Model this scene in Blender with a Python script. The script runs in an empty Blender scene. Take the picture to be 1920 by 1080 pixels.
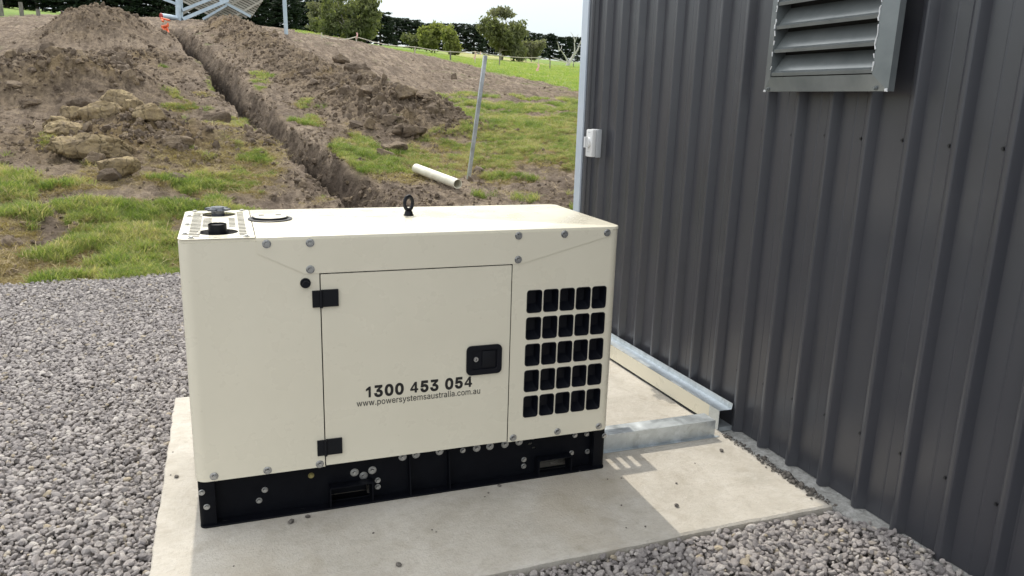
import bpy, bmesh, math, random
import numpy as np
from mathutils import Vector, Matrix
random.seed(7); RNG = np.random.default_rng(11)
S = bpy.context.scene
COL = S.collection
PI = math.pi
# ---------------------------------------------------------------- camera, sky, sun, exposure
CAM = np.array([0.1503, -2.5501, 1.444])
MR = np.array([[0.9376068, -0.3465003, 0.0288260], [0.0553989, 0.2307217, 0.9714414], [0.3432555, 0.9092332, -0.2355220]])
FPX = 1436.66            # focal length in pixels of a 1920 wide picture
cd = bpy.data.cameras.new('camera'); cam = bpy.data.objects.new('camera', cd); COL.objects.link(cam)
Mw = Matrix.Identity(4)
for i in range(3):
    Mw[i][0] = MR[0][i]; Mw[i][1] = MR[1][i]; Mw[i][2] = -MR[2][i]; Mw[i][3] = CAM[i]
cam.matrix_world = Mw
cd.sensor_width = 36; cd.lens = 36 * FPX / 1920; cd.clip_start = .05; cd.clip_end = 6000
S.camera = cam
SUN_EL, SUN_AZ = math.radians(50), math.radians(1.2)     # azimuth from +Y towards +X
w = bpy.data.worlds.new('World'); S.world = w; w.use_nodes = True
nt = w.node_tree; bg = nt.nodes['Background']
sky = nt.nodes.new('ShaderNodeTexSky'); sky.sky_type = 'NISHITA'; sky.sun_disc = False
sky.sun_elevation = SUN_EL; sky.sun_rotation = SUN_AZ
sky.air_density = 1.0; sky.dust_density = 2.5; sky.ozone_density = 1.0; sky.altitude = 80
# thin bright high cloud mixed over the blue
tc = nt.nodes.new('ShaderNodeTexCoord'); mp = nt.nodes.new('ShaderNodeMapping'); mp.inputs['Scale'].default_value = (1.2, 1.2, 3.5)
cn = nt.nodes.new('ShaderNodeTexNoise'); cn.inputs['Scale'].default_value = 1.6; cn.inputs['Detail'].default_value = 6; cn.inputs['Roughness'].default_value = .55
cr = nt.nodes.new('ShaderNodeValToRGB'); cr.color_ramp.elements[0].position = .3; cr.color_ramp.elements[1].position = .72
cr.color_ramp.elements[0].color = (.72, .72, .72, 1); cr.color_ramp.elements[1].color = (.97, .97, .97, 1)
mx = nt.nodes.new('ShaderNodeMix'); mx.data_type = 'RGBA'
CLOUD = (3.3, 3.8, 4.05, 1)
nt.links.new(tc.outputs['Generated'], mp.inputs[0]); nt.links.new(mp.outputs[0], cn.inputs['Vector'])
nt.links.new(cn.outputs['Fac'], cr.inputs[0]); nt.links.new(cr.outputs[0], mx.inputs[0])
sx = nt.nodes.new('ShaderNodeSeparateXYZ'); zr = nt.nodes.new('ShaderNodeMapRange'); zr.interpolation_type = 'SMOOTHSTEP'; zr.inputs['From Min'].default_value = 0.0; zr.inputs['From Max'].default_value = .36
cc = nt.nodes.new('ShaderNodeMix'); cc.data_type = 'RGBA'; cc.inputs[6].default_value = CLOUD; cc.inputs[7].default_value = (7.6, 7.7, 7.7, 1)
nt.links.new(tc.outputs['Generated'], sx.inputs[0]); nt.links.new(sx.outputs[2], zr.inputs[0]); nt.links.new(zr.outputs[0], cc.inputs[0]); 
vd = nt.nodes.new('ShaderNodeVectorMath'); vd.operation = 'DOT_PRODUCT'; vd.inputs[1].default_value = (math.sin(SUN_AZ) * math.cos(SUN_EL), math.cos(SUN_AZ) * math.cos(SUN_EL), math.sin(SUN_EL))
nt.links.new(tc.outputs['Generated'], vd.inputs[0]); v0_ = nt.nodes.new('ShaderNodeMath'); v0_.operation = 'MAXIMUM'; nt.links.new(vd.outputs['Value'], v0_.inputs[0]); v0_.inputs[1].default_value = 0
v1_ = nt.nodes.new('ShaderNodeMath'); v1_.operation = 'POWER'; nt.links.new(v0_.outputs[0], v1_.inputs[0]); v1_.inputs[1].default_value = 7
v2_ = nt.nodes.new('ShaderNodeMath'); v2_.operation = 'MULTIPLY_ADD'; nt.links.new(v1_.outputs[0], v2_.inputs[0]); v2_.inputs[1].default_value = .9; v2_.inputs[2].default_value = 1
v3_ = nt.nodes.new('ShaderNodeVectorMath'); v3_.operation = 'SCALE'; nt.links.new(cc.outputs[2], v3_.inputs[0]); nt.links.new(v2_.outputs[0], v3_.inputs['Scale'])
nt.links.new(v3_.outputs[0], mx.inputs[7])
nt.links.new(sky.outputs[0], mx.inputs[6])
nt.links.new(mx.outputs[2], bg.inputs[0]); bg.inputs[1].default_value = 0.10
sl = bpy.data.lights.new('sun', 'SUN'); sl.energy = 1.35; sl.angle = math.radians(.55); sl.color = (1, .93, .80)
so = bpy.data.objects.new('sun', sl); COL.objects.link(so)
sd = Vector((math.sin(SUN_AZ) * math.cos(SUN_EL), math.cos(SUN_AZ) * math.cos(SUN_EL), math.sin(SUN_EL)))
so.rotation_euler = sd.to_track_quat('Z', 'Y').to_euler(); so.location = (3, 8, 12)
S.view_settings.view_transform = 'Standard'; S.view_settings.look = 'None'
S.view_settings.exposure = 1.02; S.view_settings.gamma = 1; S.view_settings.use_curve_mapping = False

# ---------------------------------------------------------------- helpers
def link(o, parent=None):
    COL.objects.link(o)
    if parent is not None: o.parent = parent
    return o
def tag(o, label=None, cat=None, group=None, kind=None):
    if label: o['label'] = label
    if cat: o['category'] = cat
    if group: o['group'] = group
    if kind: o['kind'] = kind
    return o
def thing(name, label, cat, loc=(0, 0, 0), group=None, rot=(0, 0, 0)):
    o = bpy.data.objects.new(name, None); link(o); o.location = loc; o.rotation_euler = rot
    o.empty_display_size = .1
    return tag(o, label, cat, group)
def meshobj(name, me, mat, parent=None, loc=(0, 0, 0), rot=(0, 0, 0)):
    if mat and not me.materials: me.materials.append(mat)
    o = bpy.data.objects.new(name, me); link(o, parent); o.location = loc; o.rotation_euler = rot
    return o
def bmobj(name, bm, mat, parent=None, smooth=False, loc=(0, 0, 0), rot=(0, 0, 0)):
    me = bpy.data.meshes.new(name); bm.normal_update(); bm.to_mesh(me); bm.free()
    if smooth:
        me.polygons.foreach_set('use_smooth', [True] * len(me.polygons))
        me.update()
        try: me.set_sharp_from_angle(angle=math.radians(35))
        except Exception: pass
    return meshobj(name, me, mat, parent, loc, rot)
def box(bm, x0, x1, y0, y1, z0, z1, bev=0):
    r = bmesh.ops.create_cube(bm, size=1)
    vs = r['verts']
    for v in vs: v.co = Vector(((x0 + x1) / 2 + v.co.x * (x1 - x0), (y0 + y1) / 2 + v.co.y * (y1 - y0), (z0 + z1) / 2 + v.co.z * (z1 - z0)))
    if bev:
        es = list({e for v in vs for e in v.link_edges})
        bmesh.ops.bevel(bm, geom=es, offset=bev, segments=2, affect='EDGES', profile=.6)
def tube(bm, a, b, r, r2=None, seg=12, cap=True):
    a = Vector(a); b = Vector(b); r2 = r if r2 is None else r2
    d = (b - a); q = d.to_track_quat('Z', 'Y').to_matrix().to_4x4()
    bmesh.ops.create_cone(bm, cap_ends=cap, segments=seg, radius1=r, radius2=r2, depth=d.length, matrix=Matrix.Translation((a + b) / 2) @ q)
def bar(bm, a, b, w_, t_, up=(0, 0, 1)):
    """rectangular bar from a to b, w_ across, t_ along up"""
    a = Vector(a); b = Vector(b); z = (b - a).normalized(); x = z.cross(Vector(up)).normalized(); y = x.cross(z)
    vs = []
    for p in (a, b):
        for sx, sy in ((-1, -1), (1, -1), (1, 1), (-1, 1)): vs.append(bm.verts.new(p + x * sx * w_ / 2 + y * sy * t_ / 2))
    for f in ((0, 1, 2, 3), (7, 6, 5, 4), (0, 4, 5, 1), (1, 5, 6, 2), (2, 6, 7, 3), (3, 7, 4, 0)): bm.faces.new([vs[i] for i in f])
def prism(bm, pts, o, ax, ay, n, th):
    """polygon pts (2d) in the frame o + ax*u + ay*v, thick th along n"""
    o = Vector(o); ax = Vector(ax); ay = Vector(ay); n = Vector(n)
    A = [bm.verts.new(o + ax * u + ay * v) for u, v in pts]; B = [bm.verts.new(o + ax * u + ay * v + n * th) for u, v in pts]
    bm.faces.new(A); bm.faces.new(B[::-1]); k = len(pts)
    for i in range(k): bm.faces.new((A[i], B[i], B[(i + 1) % k], A[(i + 1) % k]))
def rrect(cx, cy, w_, h_, r, n=4):
    P = []
    for (sx, sy, a0) in ((1, 1, 0), (-1, 1, PI / 2), (-1, -1, PI), (1, -1, 1.5 * PI)):
        for i in range(n + 1):
            a = a0 + i * PI / 2 / n
            P.append((cx + sx * (w_ / 2 - r) + r * math.cos(a), cy + sy * (h_ / 2 - r) + r * math.sin(a)))
    return P
def circle(cx, cy, r, n=20, ry=None):
    ry = r if ry is None else ry
    return [(cx + r * math.cos(2 * PI * i / n), cy + ry * math.sin(2 * PI * i / n)) for i in range(n)]
def plate_mesh(name, loops, th, M):
    """flat plate, first loop the outline, the rest holes, mapped by M (x,y in the plane, z thickness)"""
    cu = bpy.data.curves.new(name, 'CURVE'); cu.dimensions = '2D'; cu.fill_mode = 'BOTH'; cu.extrude = th / 2
    for L in loops:
        s = cu.splines.new('POLY'); s.points.add(len(L) - 1)
        for i, (x, y) in enumerate(L): s.points[i].co = (x, y, 0, 1)
        s.use_cyclic_u = True
    ob = bpy.data.objects.new(name, cu); COL.objects.link(ob)
    dg = bpy.context.evaluated_depsgraph_get()
    me = bpy.data.meshes.new_from_object(ob.evaluated_get(dg)); me.name = name
    bpy.data.objects.remove(ob); bpy.data.curves.remove(cu)
    me.transform(M); me.update()
    bm = bmesh.new(); bm.from_mesh(me); bmesh.ops.remove_doubles(bm, verts=bm.verts, dist=1e-5); bmesh.ops.recalc_face_normals(bm, faces=bm.faces); bm.to_mesh(me); bm.free()
    return me
def frameM(o, ax, ay):
    ax = Vector(ax); ay = Vector(ay); az = ax.cross(ay); M = Matrix.Identity(4)
    for i in range(3): M[i][0] = ax[i]; M[i][1] = ay[i]; M[i][2] = az[i]; M[i][3] = o[i]
    return M
FRONT = lambda y: frameM((0, y, 0), (1, 0, 0), (0, 0, 1))      # plate in the xz plane, thickness along y
TOP = lambda z: frameM((0, 0, z), (1, 0, 0), (0, 1, 0))
def sheet(bm, path, th, z0, z1):
    """vertical sheet along a plan path; thickness to the left of the path"""
    n = len(path); off = []
    for i, (x, y) in enumerate(path):
        a = path[max(i - 1, 0)]; b = path[min(i + 1, n - 1)]
        dx, dy = b[0] - a[0], b[1] - a[1]; l = math.hypot(dx, dy)
        off.append((x - dy / l * th, y + dx / l * th))
    V = [[bm.verts.new((p[0], p[1], z)) for p in P] for P in (path, off) for z in (z0, z1)]
    for i in range(n - 1):
        bm.faces.new((V[0][i], V[0][i + 1], V[1][i + 1], V[1][i])); bm.faces.new((V[2][i + 1], V[2][i], V[3][i], V[3][i + 1]))
        bm.faces.new((V[1][i], V[1][i + 1], V[3][i + 1], V[3][i])); bm.faces.new((V[0][i + 1], V[0][i], V[2][i], V[2][i + 1]))
    bm.faces.new((V[0][0], V[1][0], V[3][0], V[2][0])); bm.faces.new((V[1][-1], V[0][-1], V[2][-1], V[3][-1]))
def arc(cx, cy, r, a0, a1, n=7):
    return [(cx + r * math.cos(math.radians(a0 + (a1 - a0) * i / n)), cy + r * math.sin(math.radians(a0 + (a1 - a0) * i / n))) for i in range(n + 1)]
def npmesh(name, V, F, mat=None, smooth=False, attrs=None):
    """V (n,3), F (m,k) arrays"""
    me = bpy.data.meshes.new(name); n = len(V); m, k = F.shape
    me.vertices.add(n); me.vertices.foreach_set('co', np.asarray(V, np.float32).ravel())
    me.loops.add(m * k); me.loops.foreach_set('vertex_index', np.asarray(F, np.int32).ravel())
    me.polygons.add(m); me.polygons.foreach_set('loop_start', np.arange(0, m * k, k, dtype=np.int32))
    if smooth: me.polygons.foreach_set('use_smooth', np.ones(m, bool))
    me.update(calc_edges=True)
    for a, (ty, arr) in (attrs or {}).items():
        at_ = me.attributes.new(a, ty, 'POINT')
        at_.data.foreach_set('vector' if ty == 'FLOAT_VECTOR' else 'value', np.asarray(arr, np.int32 if ty == 'INT' else np.float32).ravel())
    if mat: me.materials.append(mat)
    return me

# ---------------------------------------------------------------- noise
def _h(ix, iy, s):
    n = (ix.astype(np.int64) * 374761393 + iy.astype(np.int64) * 668265263 + s * 974634777) & 0x7fffffff
    n = ((n ^ (n >> 13)) * 1274126177) & 0x7fffffff
    n = ((n ^ (n >> 16)) * 668265263) & 0x7fffffff
    return (n ^ (n >> 15)) / 2147483648.0
def vn(x, y, s=0):
    ix = np.floor(x); iy = np.floor(y); fx = x - ix; fy = y - iy
    fx = fx * fx * (3 - 2 * fx); fy = fy * fy * (3 - 2 * fy)
    a = _h(ix, iy, s); b = _h(ix + 1, iy, s); c = _h(ix, iy + 1, s); d = _h(ix + 1, iy + 1, s)
    return (a * (1 - fx) + b * fx) * (1 - fy) + (c * (1 - fx) + d * fx) * fy
def fbm(x, y, s=0, o=5, g=.5, l=2.03):
    t = np.zeros_like(x); a = 1; m = 0
    for i in range(o): t += a * (vn(x, y, s + i * 17) - .5); m += a; a *= g; x = x * l + 13.7; y = y * l + 5.1
    return t / m * 2
def worley(x, y, s=0):
    ix = np.floor(x); iy = np.floor(y); d1 = np.full_like(x, 9.); d2 = np.full_like(x, 9.); cid = np.zeros_like(x)
    for i in (-1, 0, 1):
        for j in (-1, 0, 1):
            a = ix + i; b = iy + j
            d = np.hypot(a + _h(a, b, s) - x, b + _h(a, b, s + 5) - y); c = _h(a, b, s + 9)
            m = d < d1; d2 = np.where(m, d1, np.minimum(d2, d)); cid = np.where(m, c, cid); d1 = np.where(m, d, d1)
    return d1, d2, cid
def sstep(a, b, x):
    t = np.clip((x - a) / (b - a), 0, 1); return t * t * (3 - 2 * t)

# ---------------------------------------------------------------- materials
def mat(name, base=(.5, .5, .5), rough=.6, metal=0, spec=.5, coat=0):
    m = bpy.data.materials.new(name); m.use_nodes = True; b = m.node_tree.nodes['Principled BSDF']
    b.inputs['Base Color'].default_value = (*base, 1); b.inputs['Roughness'].default_value = rough; b.inputs['Metallic'].default_value = metal
    b.inputs['Specular IOR Level'].default_value = spec; b.inputs['Coat Weight'].default_value = coat
    return m
class NG:
    """tiny node graph writer"""
    def __init__(s, m): s.t = m.node_tree; s.b = s.t.nodes['Principled BSDF']; s.n = s.t.nodes
    def L(s, a, b): s.t.links.new(a, b)
    def pos(s):
        if not hasattr(s, '_p'): s._p = s.n.new('ShaderNodeNewGeometry')
        return s._p.outputs['Position']
    def objc(s):
        if not hasattr(s, '_o'): s._o = s.n.new('ShaderNodeTexCoord')
        return s._o.outputs['Object']
    def map(s, src, sc):
        m = s.n.new('ShaderNodeMapping'); m.inputs['Scale'].default_value = sc; s.L(src, m.inputs[0]); return m.outputs[0]
    def noise(s, src, sc, det=5, ro=.55, dist=0):
        n = s.n.new('ShaderNodeTexNoise'); n.inputs['Scale'].default_value = sc; n.inputs['Detail'].default_value = det
        n.inputs['Roughness'].default_value = ro; n.inputs['Distortion'].default_value = dist; s.L(src, n.inputs['Vector']); return n.outputs['Fac']
    def voro(s, src, sc, feat='F1', out='Distance'):
        n = s.n.new('ShaderNodeTexVoronoi'); n.feature = feat; n.inputs['Scale'].default_value = sc; s.L(src, n.inputs['Vector']); return n.outputs[out]
    def ramp(s, f, *st):
        r = s.n.new('ShaderNodeValToRGB'); e = r.color_ramp.elements
        while len(e) < len(st): e.new(.5)
        for i, (p, c) in enumerate(st):
            e[i].position = p; e[i].color = (*c, 1) if isinstance(c, tuple) else (c, c, c, 1)
        s.L(f, r.inputs[0]); return r.outputs[0]
    def mix(s, f, a, b, mode='MIX'):
        m = s.n.new('ShaderNodeMix'); m.data_type = 'RGBA'; m.blend_type = mode
        for v, i in ((f, 0), (a, 6), (b, 7)):
            if isinstance(v, (int, float)): m.inputs[i].default_value = v if i == 0 else (v, v, v, 1)
            elif isinstance(v, tuple): m.inputs[i].default_value = (*v, 1)
            else: s.L(v, m.inputs[i])
        return m.outputs[2]
    def math(s, op, a, b=None, clamp=False):
        m = s.n.new('ShaderNodeMath'); m.operation = op; m.use_clamp = clamp
        for v, i in ((a, 0), (b, 1)):
            if v is None: continue
            if isinstance(v, (int, float)): m.inputs[i].default_value = v
            else: s.L(v, m.inputs[i])
        return m.outputs[0]
    def attr(s, name):
        a = s.n.new('ShaderNodeAttribute'); a.attribute_name = name; return a.outputs['Fac']
    def rand(s):
        o = s.n.new('ShaderNodeObjectInfo'); return o.outputs['Random']
    def bump(s, h, st=.3, d=.01):
        b = s.n.new('ShaderNodeBump'); b.inputs['Strength'].default_value = st; b.inputs['Distance'].default_value = d; s.L(h, b.inputs['Height']); s.L(b.outputs[0], s.b.inputs['Normal'])
    def col(s, c): s.L(c, s.b.inputs['Base Color'])
    def rough(s, c): s.L(c, s.b.inputs['Roughness'])

M = {}
m = M['cream'] = mat('cream_paint', (.70, .67, .56), .4, coat=.08); g = NG(m)
n = g.noise(g.pos(), 3.5, 4); g.col(g.mix(g.ramp(n, (.3, 0.), (.7, 1.)), (.76, .715, .58), (.79, .745, .61)))
d = g.noise(g.pos(), 2.2, 2, .4); g.bump(d, .25, .006)
sp = g.noise(g.pos(), 6, 4, .6); g.rough(g.ramp(sp, (.35, .24), (.7, .36)))
m = M['black'] = mat('black_powder_coat', (.010, .011, .014), .5, spec=.12); g = NG(m)
n = g.noise(g.pos(), 25, 6, .7); g.col(g.ramp(n, (.35, (.003, .0035, .006)), (.70, (.005, .006, .009)), (.9, (.025, .023, .02)))); g.bump(g.noise(g.pos(), 300, 2), .1, .0005)
M['plastic'] = mat('black_plastic', (.005, .006, .010), .42, spec=.25); g = NG(M['plastic']); g.bump(g.noise(g.pos(), 500, 2), .08, .0004)
M['hinge'] = mat('dark_hinge_paint', (.006, .007, .010), .5, spec=.25); g = NG(M['hinge']); g.bump(g.noise(g.pos(), 400, 2), .12, .0004)
M['gap'] = mat('gap_shade_black', (.01, .01, .01), .9); g = NG(M['gap']); g.bump(g.noise(g.pos(), 80, 2), .2, .002)  # near-black in place of the shade inside gaps and hollows
m = M['zinc'] = mat('zinc_bolt', (.52, .53, .54), .38, .85); g = NG(m); n = g.noise(g.pos(), 180, 3); g.col(g.ramp(n, (.3, (.36, .37, .38)), (.7, (.62, .62, .60))))
M['brass'] = mat('yellow_passivated_bolt', (.35, .31, .14), .45, .8)
m = M['gal'] = mat('galvanised_steel', (.62, .66, .70), .38, .75); g = NG(m)
v = g.voro(g.map(g.pos(), (1, 1, 1)), 55, out='Color'); vb = g.n.new('ShaderNodeSeparateColor'); g.L(v, vb.inputs[0])
n = g.noise(g.pos(), 9, 5, .6, .6); mixv = g.math('ADD', g.math('MULTIPLY', vb.outputs[0], .16), g.math('MULTIPLY', n, .84))
g.col(g.ramp(mixv, (.25, (.46, .50, .52)), (.5, (.62, .67, .70)), (.75, (.74, .79, .83)))); g.rough(g.ramp(n, (.3, .28), (.7, .48))); g.bump(n, .10, .001)
m = M['paleblue'] = mat('pale_corner_paint', (.60, .68, .78), .4, .25); g = NG(m); g.col(g.ramp(g.noise(g.pos(), 6, 3), (.3, (.58, .66, .76)), (.7, (.66, .73, .82))))
m = M['sheet'] = mat('charcoal_sheet_paint', (.045, .048, .056), .36, spec=.75); g = NG(m)
n = g.noise(g.map(g.pos(), (1, 1, .25)), 4, 5, .6); n2 = g.noise(g.pos(), 1.7, 4, .6, .5)
sm = g.ramp(n2, (.60, 0.), (.72, 1.))
c = g.ramp(n, (.25, (.046, .048, .058)), (.75, (.061, .062, .072)))
g.col(g.mix(g.math('MULTIPLY', sm, .35), c, (.12, .125, .13)))
g.rough(g.ramp(g.noise(g.pos(), 5, 3, .5), (.3, .28), (.75, .38))); g.bump(g.noise(g.map(g.pos(), (1, 1, .2)), 5, 1, .4), .12, .006)
m = M['vent'] = mat('grey_green_vent_paint', (.10, .115, .12), .25, .35); g = NG(m); g.col(g.ramp(g.noise(g.pos(), 10, 4), (.3, (.18, .20, .205)), (.7, (.235, .255, .26))))
m = M['concrete'] = mat('slab_concrete', (.45, .43, .39), .85); g = NG(m)
n1 = g.noise(g.pos(), 2.2, 6, .62, .4); n2 = g.noise(g.pos(), 38, 5, .7); n3 = g.noise(g.pos(), 7, 5, .6, .8)
c = g.ramp(n1, (.28, (.41, .38, .325)), (.5, (.50, .465, .405)), (.72, (.585, .55, .49)))
c = g.mix(g.ramp(n3, (.50, 0.), (.70, .65)), c, (.37, .33, .27)); c = g.mix(g.ramp(g.noise(g.pos(), 14, 6, .7, 1.2), (.45, 0.), (.65, .35)), c, (.60, .575, .53))
c = g.mix(g.ramp(n2, (.25, .5), (.42, 0.)), c, (.25, .23, .20)); c = g.mix(g.ramp(n2, (.6, 0.), (.8, .5)), c, (.62, .60, .56))
wvn = g.noise(g.map(g.pos(), (1.4, 5, 1)), 5, 6, .65, 2.2); c = g.mix(g.ramp(wvn, (.46, 0.), (.5, .28), (.54, 0.)), c, (.33, .30, .26)); c = g.mix(g.ramp(g.noise(g.pos(), 1.1, 5, .6, .3), (.55, 0.), (.68, .45)), c, (.40, .34, .25))
vo = g.voro(g.pos(), 60); c = g.mix(g.ramp(vo, (.03, .75), (.075, 0.)), c, (.16, .14, .12))
g.col(c); g.bump(g.math('ADD', g.math('ADD', n2, g.math('MULTIPLY', n3, .8)), g.noise(g.pos(), 120, 3, .7)), .7, .005)
m = M['footing'] = mat('rough_footing_concrete', (.42, .42, .41), .9); g = NG(m); n2 = g.noise(g.pos(), 45, 6, .75); g.col(g.ramp(n2, (.3, (.22, .215, .2)), (.5, (.40, .40, .385)), (.7, (.58, .58, .57)))); g.bump(n2, 1., .012)
m = M['stone'] = mat('crushed_stone', (.25, .23, .23), .85); g = NG(m)
r = g.rand(); c = g.ramp(r, (0., (.28, .256, .252)), (.3, (.38, .348, .340)), (.6, (.46, .422, .406)), (.85, (.53, .490, .465)), (.95, (.62, .58, .545)), (.975, (.52, .44, .32)), (1., (.33, .305, .30)))
n = g.noise(g.objc(), 2.2, 5, .65); g.col(g.mix(.55, c, g.ramp(n, (.3, .65), (.7, 1.15)), 'MULTIPLY')); g.bump(g.noise(g.objc(), 7, 4, .7), .5, .08)
M['rubber'] = mat('pebble_loose', (.10, .09, .085), .9); g = NG(M['rubber']); g.col(g.ramp(g.noise(g.pos(), 90, 3), (.3, (.06, .055, .05)), (.7, (.2, .18, .16))))
m = M['clay'] = mat('cracked_clay', (.26, .20, .125), .95); g = NG(m)
n = g.noise(g.pos(), 4.5, 6, .65, .4); n2 = g.noise(g.pos(), 24, 5, .7)
wv = g.n.new('ShaderNodeTexNoise'); wv.inputs['Scale'].default_value = 4; wv.inputs['Detail'].default_value = 4; g.L(g.pos(), wv.inputs['Vector'])
vm = g.n.new('ShaderNodeVectorMath'); vm.operation = 'MULTIPLY_ADD'; g.L(wv.outputs['Color'], vm.inputs[0]); vm.inputs[1].default_value = (.35, .35, .35); g.L(g.map(g.pos(), (1, 1, .45)), vm.inputs[2])
vo = g.voro(vm.outputs[0], 6.5, 'DISTANCE_TO_EDGE')
crk = g.math('MULTIPLY', g.ramp(vo, (.0, 1.), (.03, 0.)), g.ramp(n2, (.4, 0.), (.55, 1.)))
c = g.ramp(n, (.3, (.19, .145, .090)), (.5, (.32, .245, .135)), (.7, (.47, .37, .20))); c = g.mix(g.ramp(n2, (.35, .55), (.6, 0.)), c, (.14, .11, .08))
g.col(c); g.bump(g.math('SUBTRACT', g.math('MULTIPLY', n2, .7), crk), 1., .03)
m = M['earthclod'] = mat('dark_earth_clod', (.15, .115, .085), .95); g = NG(m)
n = g.noise(g.pos(), 6, 6, .65, .4); n2 = g.noise(g.pos(), 30, 5, .7)
g.col(g.mix(g.ramp(n2, (.35, .5), (.62, 0.)), g.ramp(g.math('ADD', g.math('MULTIPLY', n, .75), g.math('MULTIPLY', g.rand(), .25)), (.3, (.115, .086, .062)), (.5, (.20, .152, .108)), (.7, (.32, .245, .155))), (.11, .085, .066))); g.bump(n2, 1., .03)
M['pvc'] = mat('cream_pvc', (.72, .70, .58), .35); g = NG(M['pvc']); g.col(g.ramp(g.noise(g.pos(), 9, 5, .6), (.3, (.60, .57, .45)), (.6, (.76, .74, .62))))
M['switchwhite'] = mat('white_switch_plastic', (.72, .73, .74), .4); g = NG(M['switchwhite']); g.bump(g.noise(g.pos(), 200, 2), .05, .0005)
M['switchgrey'] = mat('grey_switch_plastic', (.42, .44, .47), .5); g = NG(M['switchgrey']); g.bump(g.noise(g.pos(), 200, 2), .05, .0005)
M['ink'] = mat('black_print', (.012, .011, .011), .5)
M['sealant'] = mat('white_sealant', (.75, .76, .77), .5); g = NG(M['sealant']); g.bump(g.noise(g.pos(), 90, 3), .5, .003)
m = M['bluesteel'] = mat('painted_steel_frame', (.45, .54, .62), .45, .4); g = NG(m); g.col(g.ramp(g.noise(g.pos(), 5, 3), (.3, (.40, .49, .57)), (.7, (.52, .61, .68))))
M['slat'] = mat('weathered_timber_slat', (.27, .25, .20), .85); g = NG(M['slat']); g.col(g.mix(.6, g.ramp(g.rand(), (0., (.26, .24, .20)), (1., (.46, .44, .38))), g.ramp(g.noise(g.map(g.objc(), (1, 8, 8)), 3, 4), (.3, .5), (.7, 1.2)), 'MULTIPLY'))
M['red'] = mat('red_plastic', (.42, .03, .03), .5); M['orange'] = mat('orange_conduit', (.75, .13, .03), .5)
M['pink'] = mat('faded_pink_ribbon', (.78, .58, .56), .7); M['tape'] = mat('pale_fence_tape', (.55, .52, .42), .7)
m = M['timber'] = mat('grey_fence_timber', (.22, .21, .18), .9); g = NG(m); g.col(g.ramp(g.noise(g.map(g.pos(), (6, 6, 1)), 3, 4), (.3, (.13, .125, .11)), (.7, (.28, .27, .23))))
m = M['bark'] = mat('bark', (.07, .055, .045), .95); g = NG(m); g.col(g.ramp(g.noise(g.pos(), 3, 4), (.3, (.05, .04, .033)), (.7, (.11, .09, .075))))
M['palebark'] = mat('pale_dead_bark', (.50, .49, .45), .9); g = NG(M['palebark']); g.col(g.ramp(g.noise(g.pos(), 3, 4), (.3, (.32, .31, .28)), (.6, (.58, .57, .53))))
M['gumbark'] = mat('gum_bark', (.30, .27, .23), .9); g = NG(M['gumbark']); g.col(g.ramp(g.noise(g.pos(), 3, 4), (.3, (.2, .18, .15)), (.6, (.42, .39, .34))))
M['straw'] = mat('dry_straw', (.42, .33, .19), .85)
def leafmat(name, c0, c1, tr=.35):
    m = bpy.data.materials.new(name); m.use_nodes = True; g = NG(m)
    n = g.noise(g.pos(), .9, 3, .6); gi = g.n.new('ShaderNodeNewGeometry'); f = g.math('ADD', g.math('MULTIPLY', n, .6), g.math('MULTIPLY', gi.outputs['Random Per Island'], .5))
    c = g.ramp(f, (.3, c0), (.75, c1)); g.col(c); g.b.inputs['Roughness'].default_value = .7; g.b.inputs['Specular IOR Level'].default_value = .25
    t = g.n.new('ShaderNodeBsdfTranslucent'); g.L(g.mix(1., c, (1.5, 1.6, .8), 'MULTIPLY'), t.inputs[0])
    ms = g.n.new('ShaderNodeMixShader'); ms.inputs[0].default_value = tr; g.L(g.b.outputs[0], ms.inputs[1]); g.L(t.outputs[0], ms.inputs[2])
    g.L(ms.outputs[0], g.n['Material Output'].inputs['Surface']); return m
M['cypress'] = leafmat('cypress_foliage', (.012, .022, .014), (.035, .055, .030), .15)
M['gum'] = leafmat('gum_foliage', (.085, .10, .05), (.20, .215, .11), .35)
M['gumlight'] = leafmat('light_gum_foliage', (.12, .145, .045), (.27, .29, .11), .4)
M['gumgrey'] = leafmat('grey_gum_foliage', (.12, .125, .085), (.24, .24, .17), .35)
def grassmat(name, cols, tr=.4):
    m = bpy.data.materials.new(name); m.use_nodes = True; g = NG(m)
    n = g.noise(g.pos(), 1.3, 4, .6); f = g.math('ADD', g.math('MULTIPLY', n, .8), g.math('MULTIPLY', g.rand(), .35))
    c = g.ramp(f, *cols); g.col(c); g.b.inputs['Roughness'].default_value = .55; g.b.inputs['Specular IOR Level'].default_value = .3
    t = g.n.new('ShaderNodeBsdfTranslucent'); g.L(g.mix(1., c, (1.4, 1.5, .8), 'MULTIPLY'), t.inputs[0])
    ms = g.n.new('ShaderNodeMixShader'); ms.inputs[0].default_value = tr; g.L(g.b.outputs[0], ms.inputs[1]); g.L(t.outputs[0], ms.inputs[2])
    g.L(ms.outputs[0], g.n['Material Output'].inputs['Surface']); return m
M['grass'] = grassmat('green_grass', ((.28, (.085, .14, .032)), (.46, (.165, .235, .058)), (.62, (.29, .32, .12)), (.78, (.45, .39, .23))))
M['drygrass'] = grassmat('dry_grass', ((.3, (.20, .15, .06)), (.55, (.32, .25, .11)), (.8, (.42, .35, .19))), .3)
M['fieldgrass'] = grassmat('field_grass', ((.3, (.16, .25, .05)), (.55, (.25, .34, .09)), (.8, (.38, .40, .15))), .4)

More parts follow.
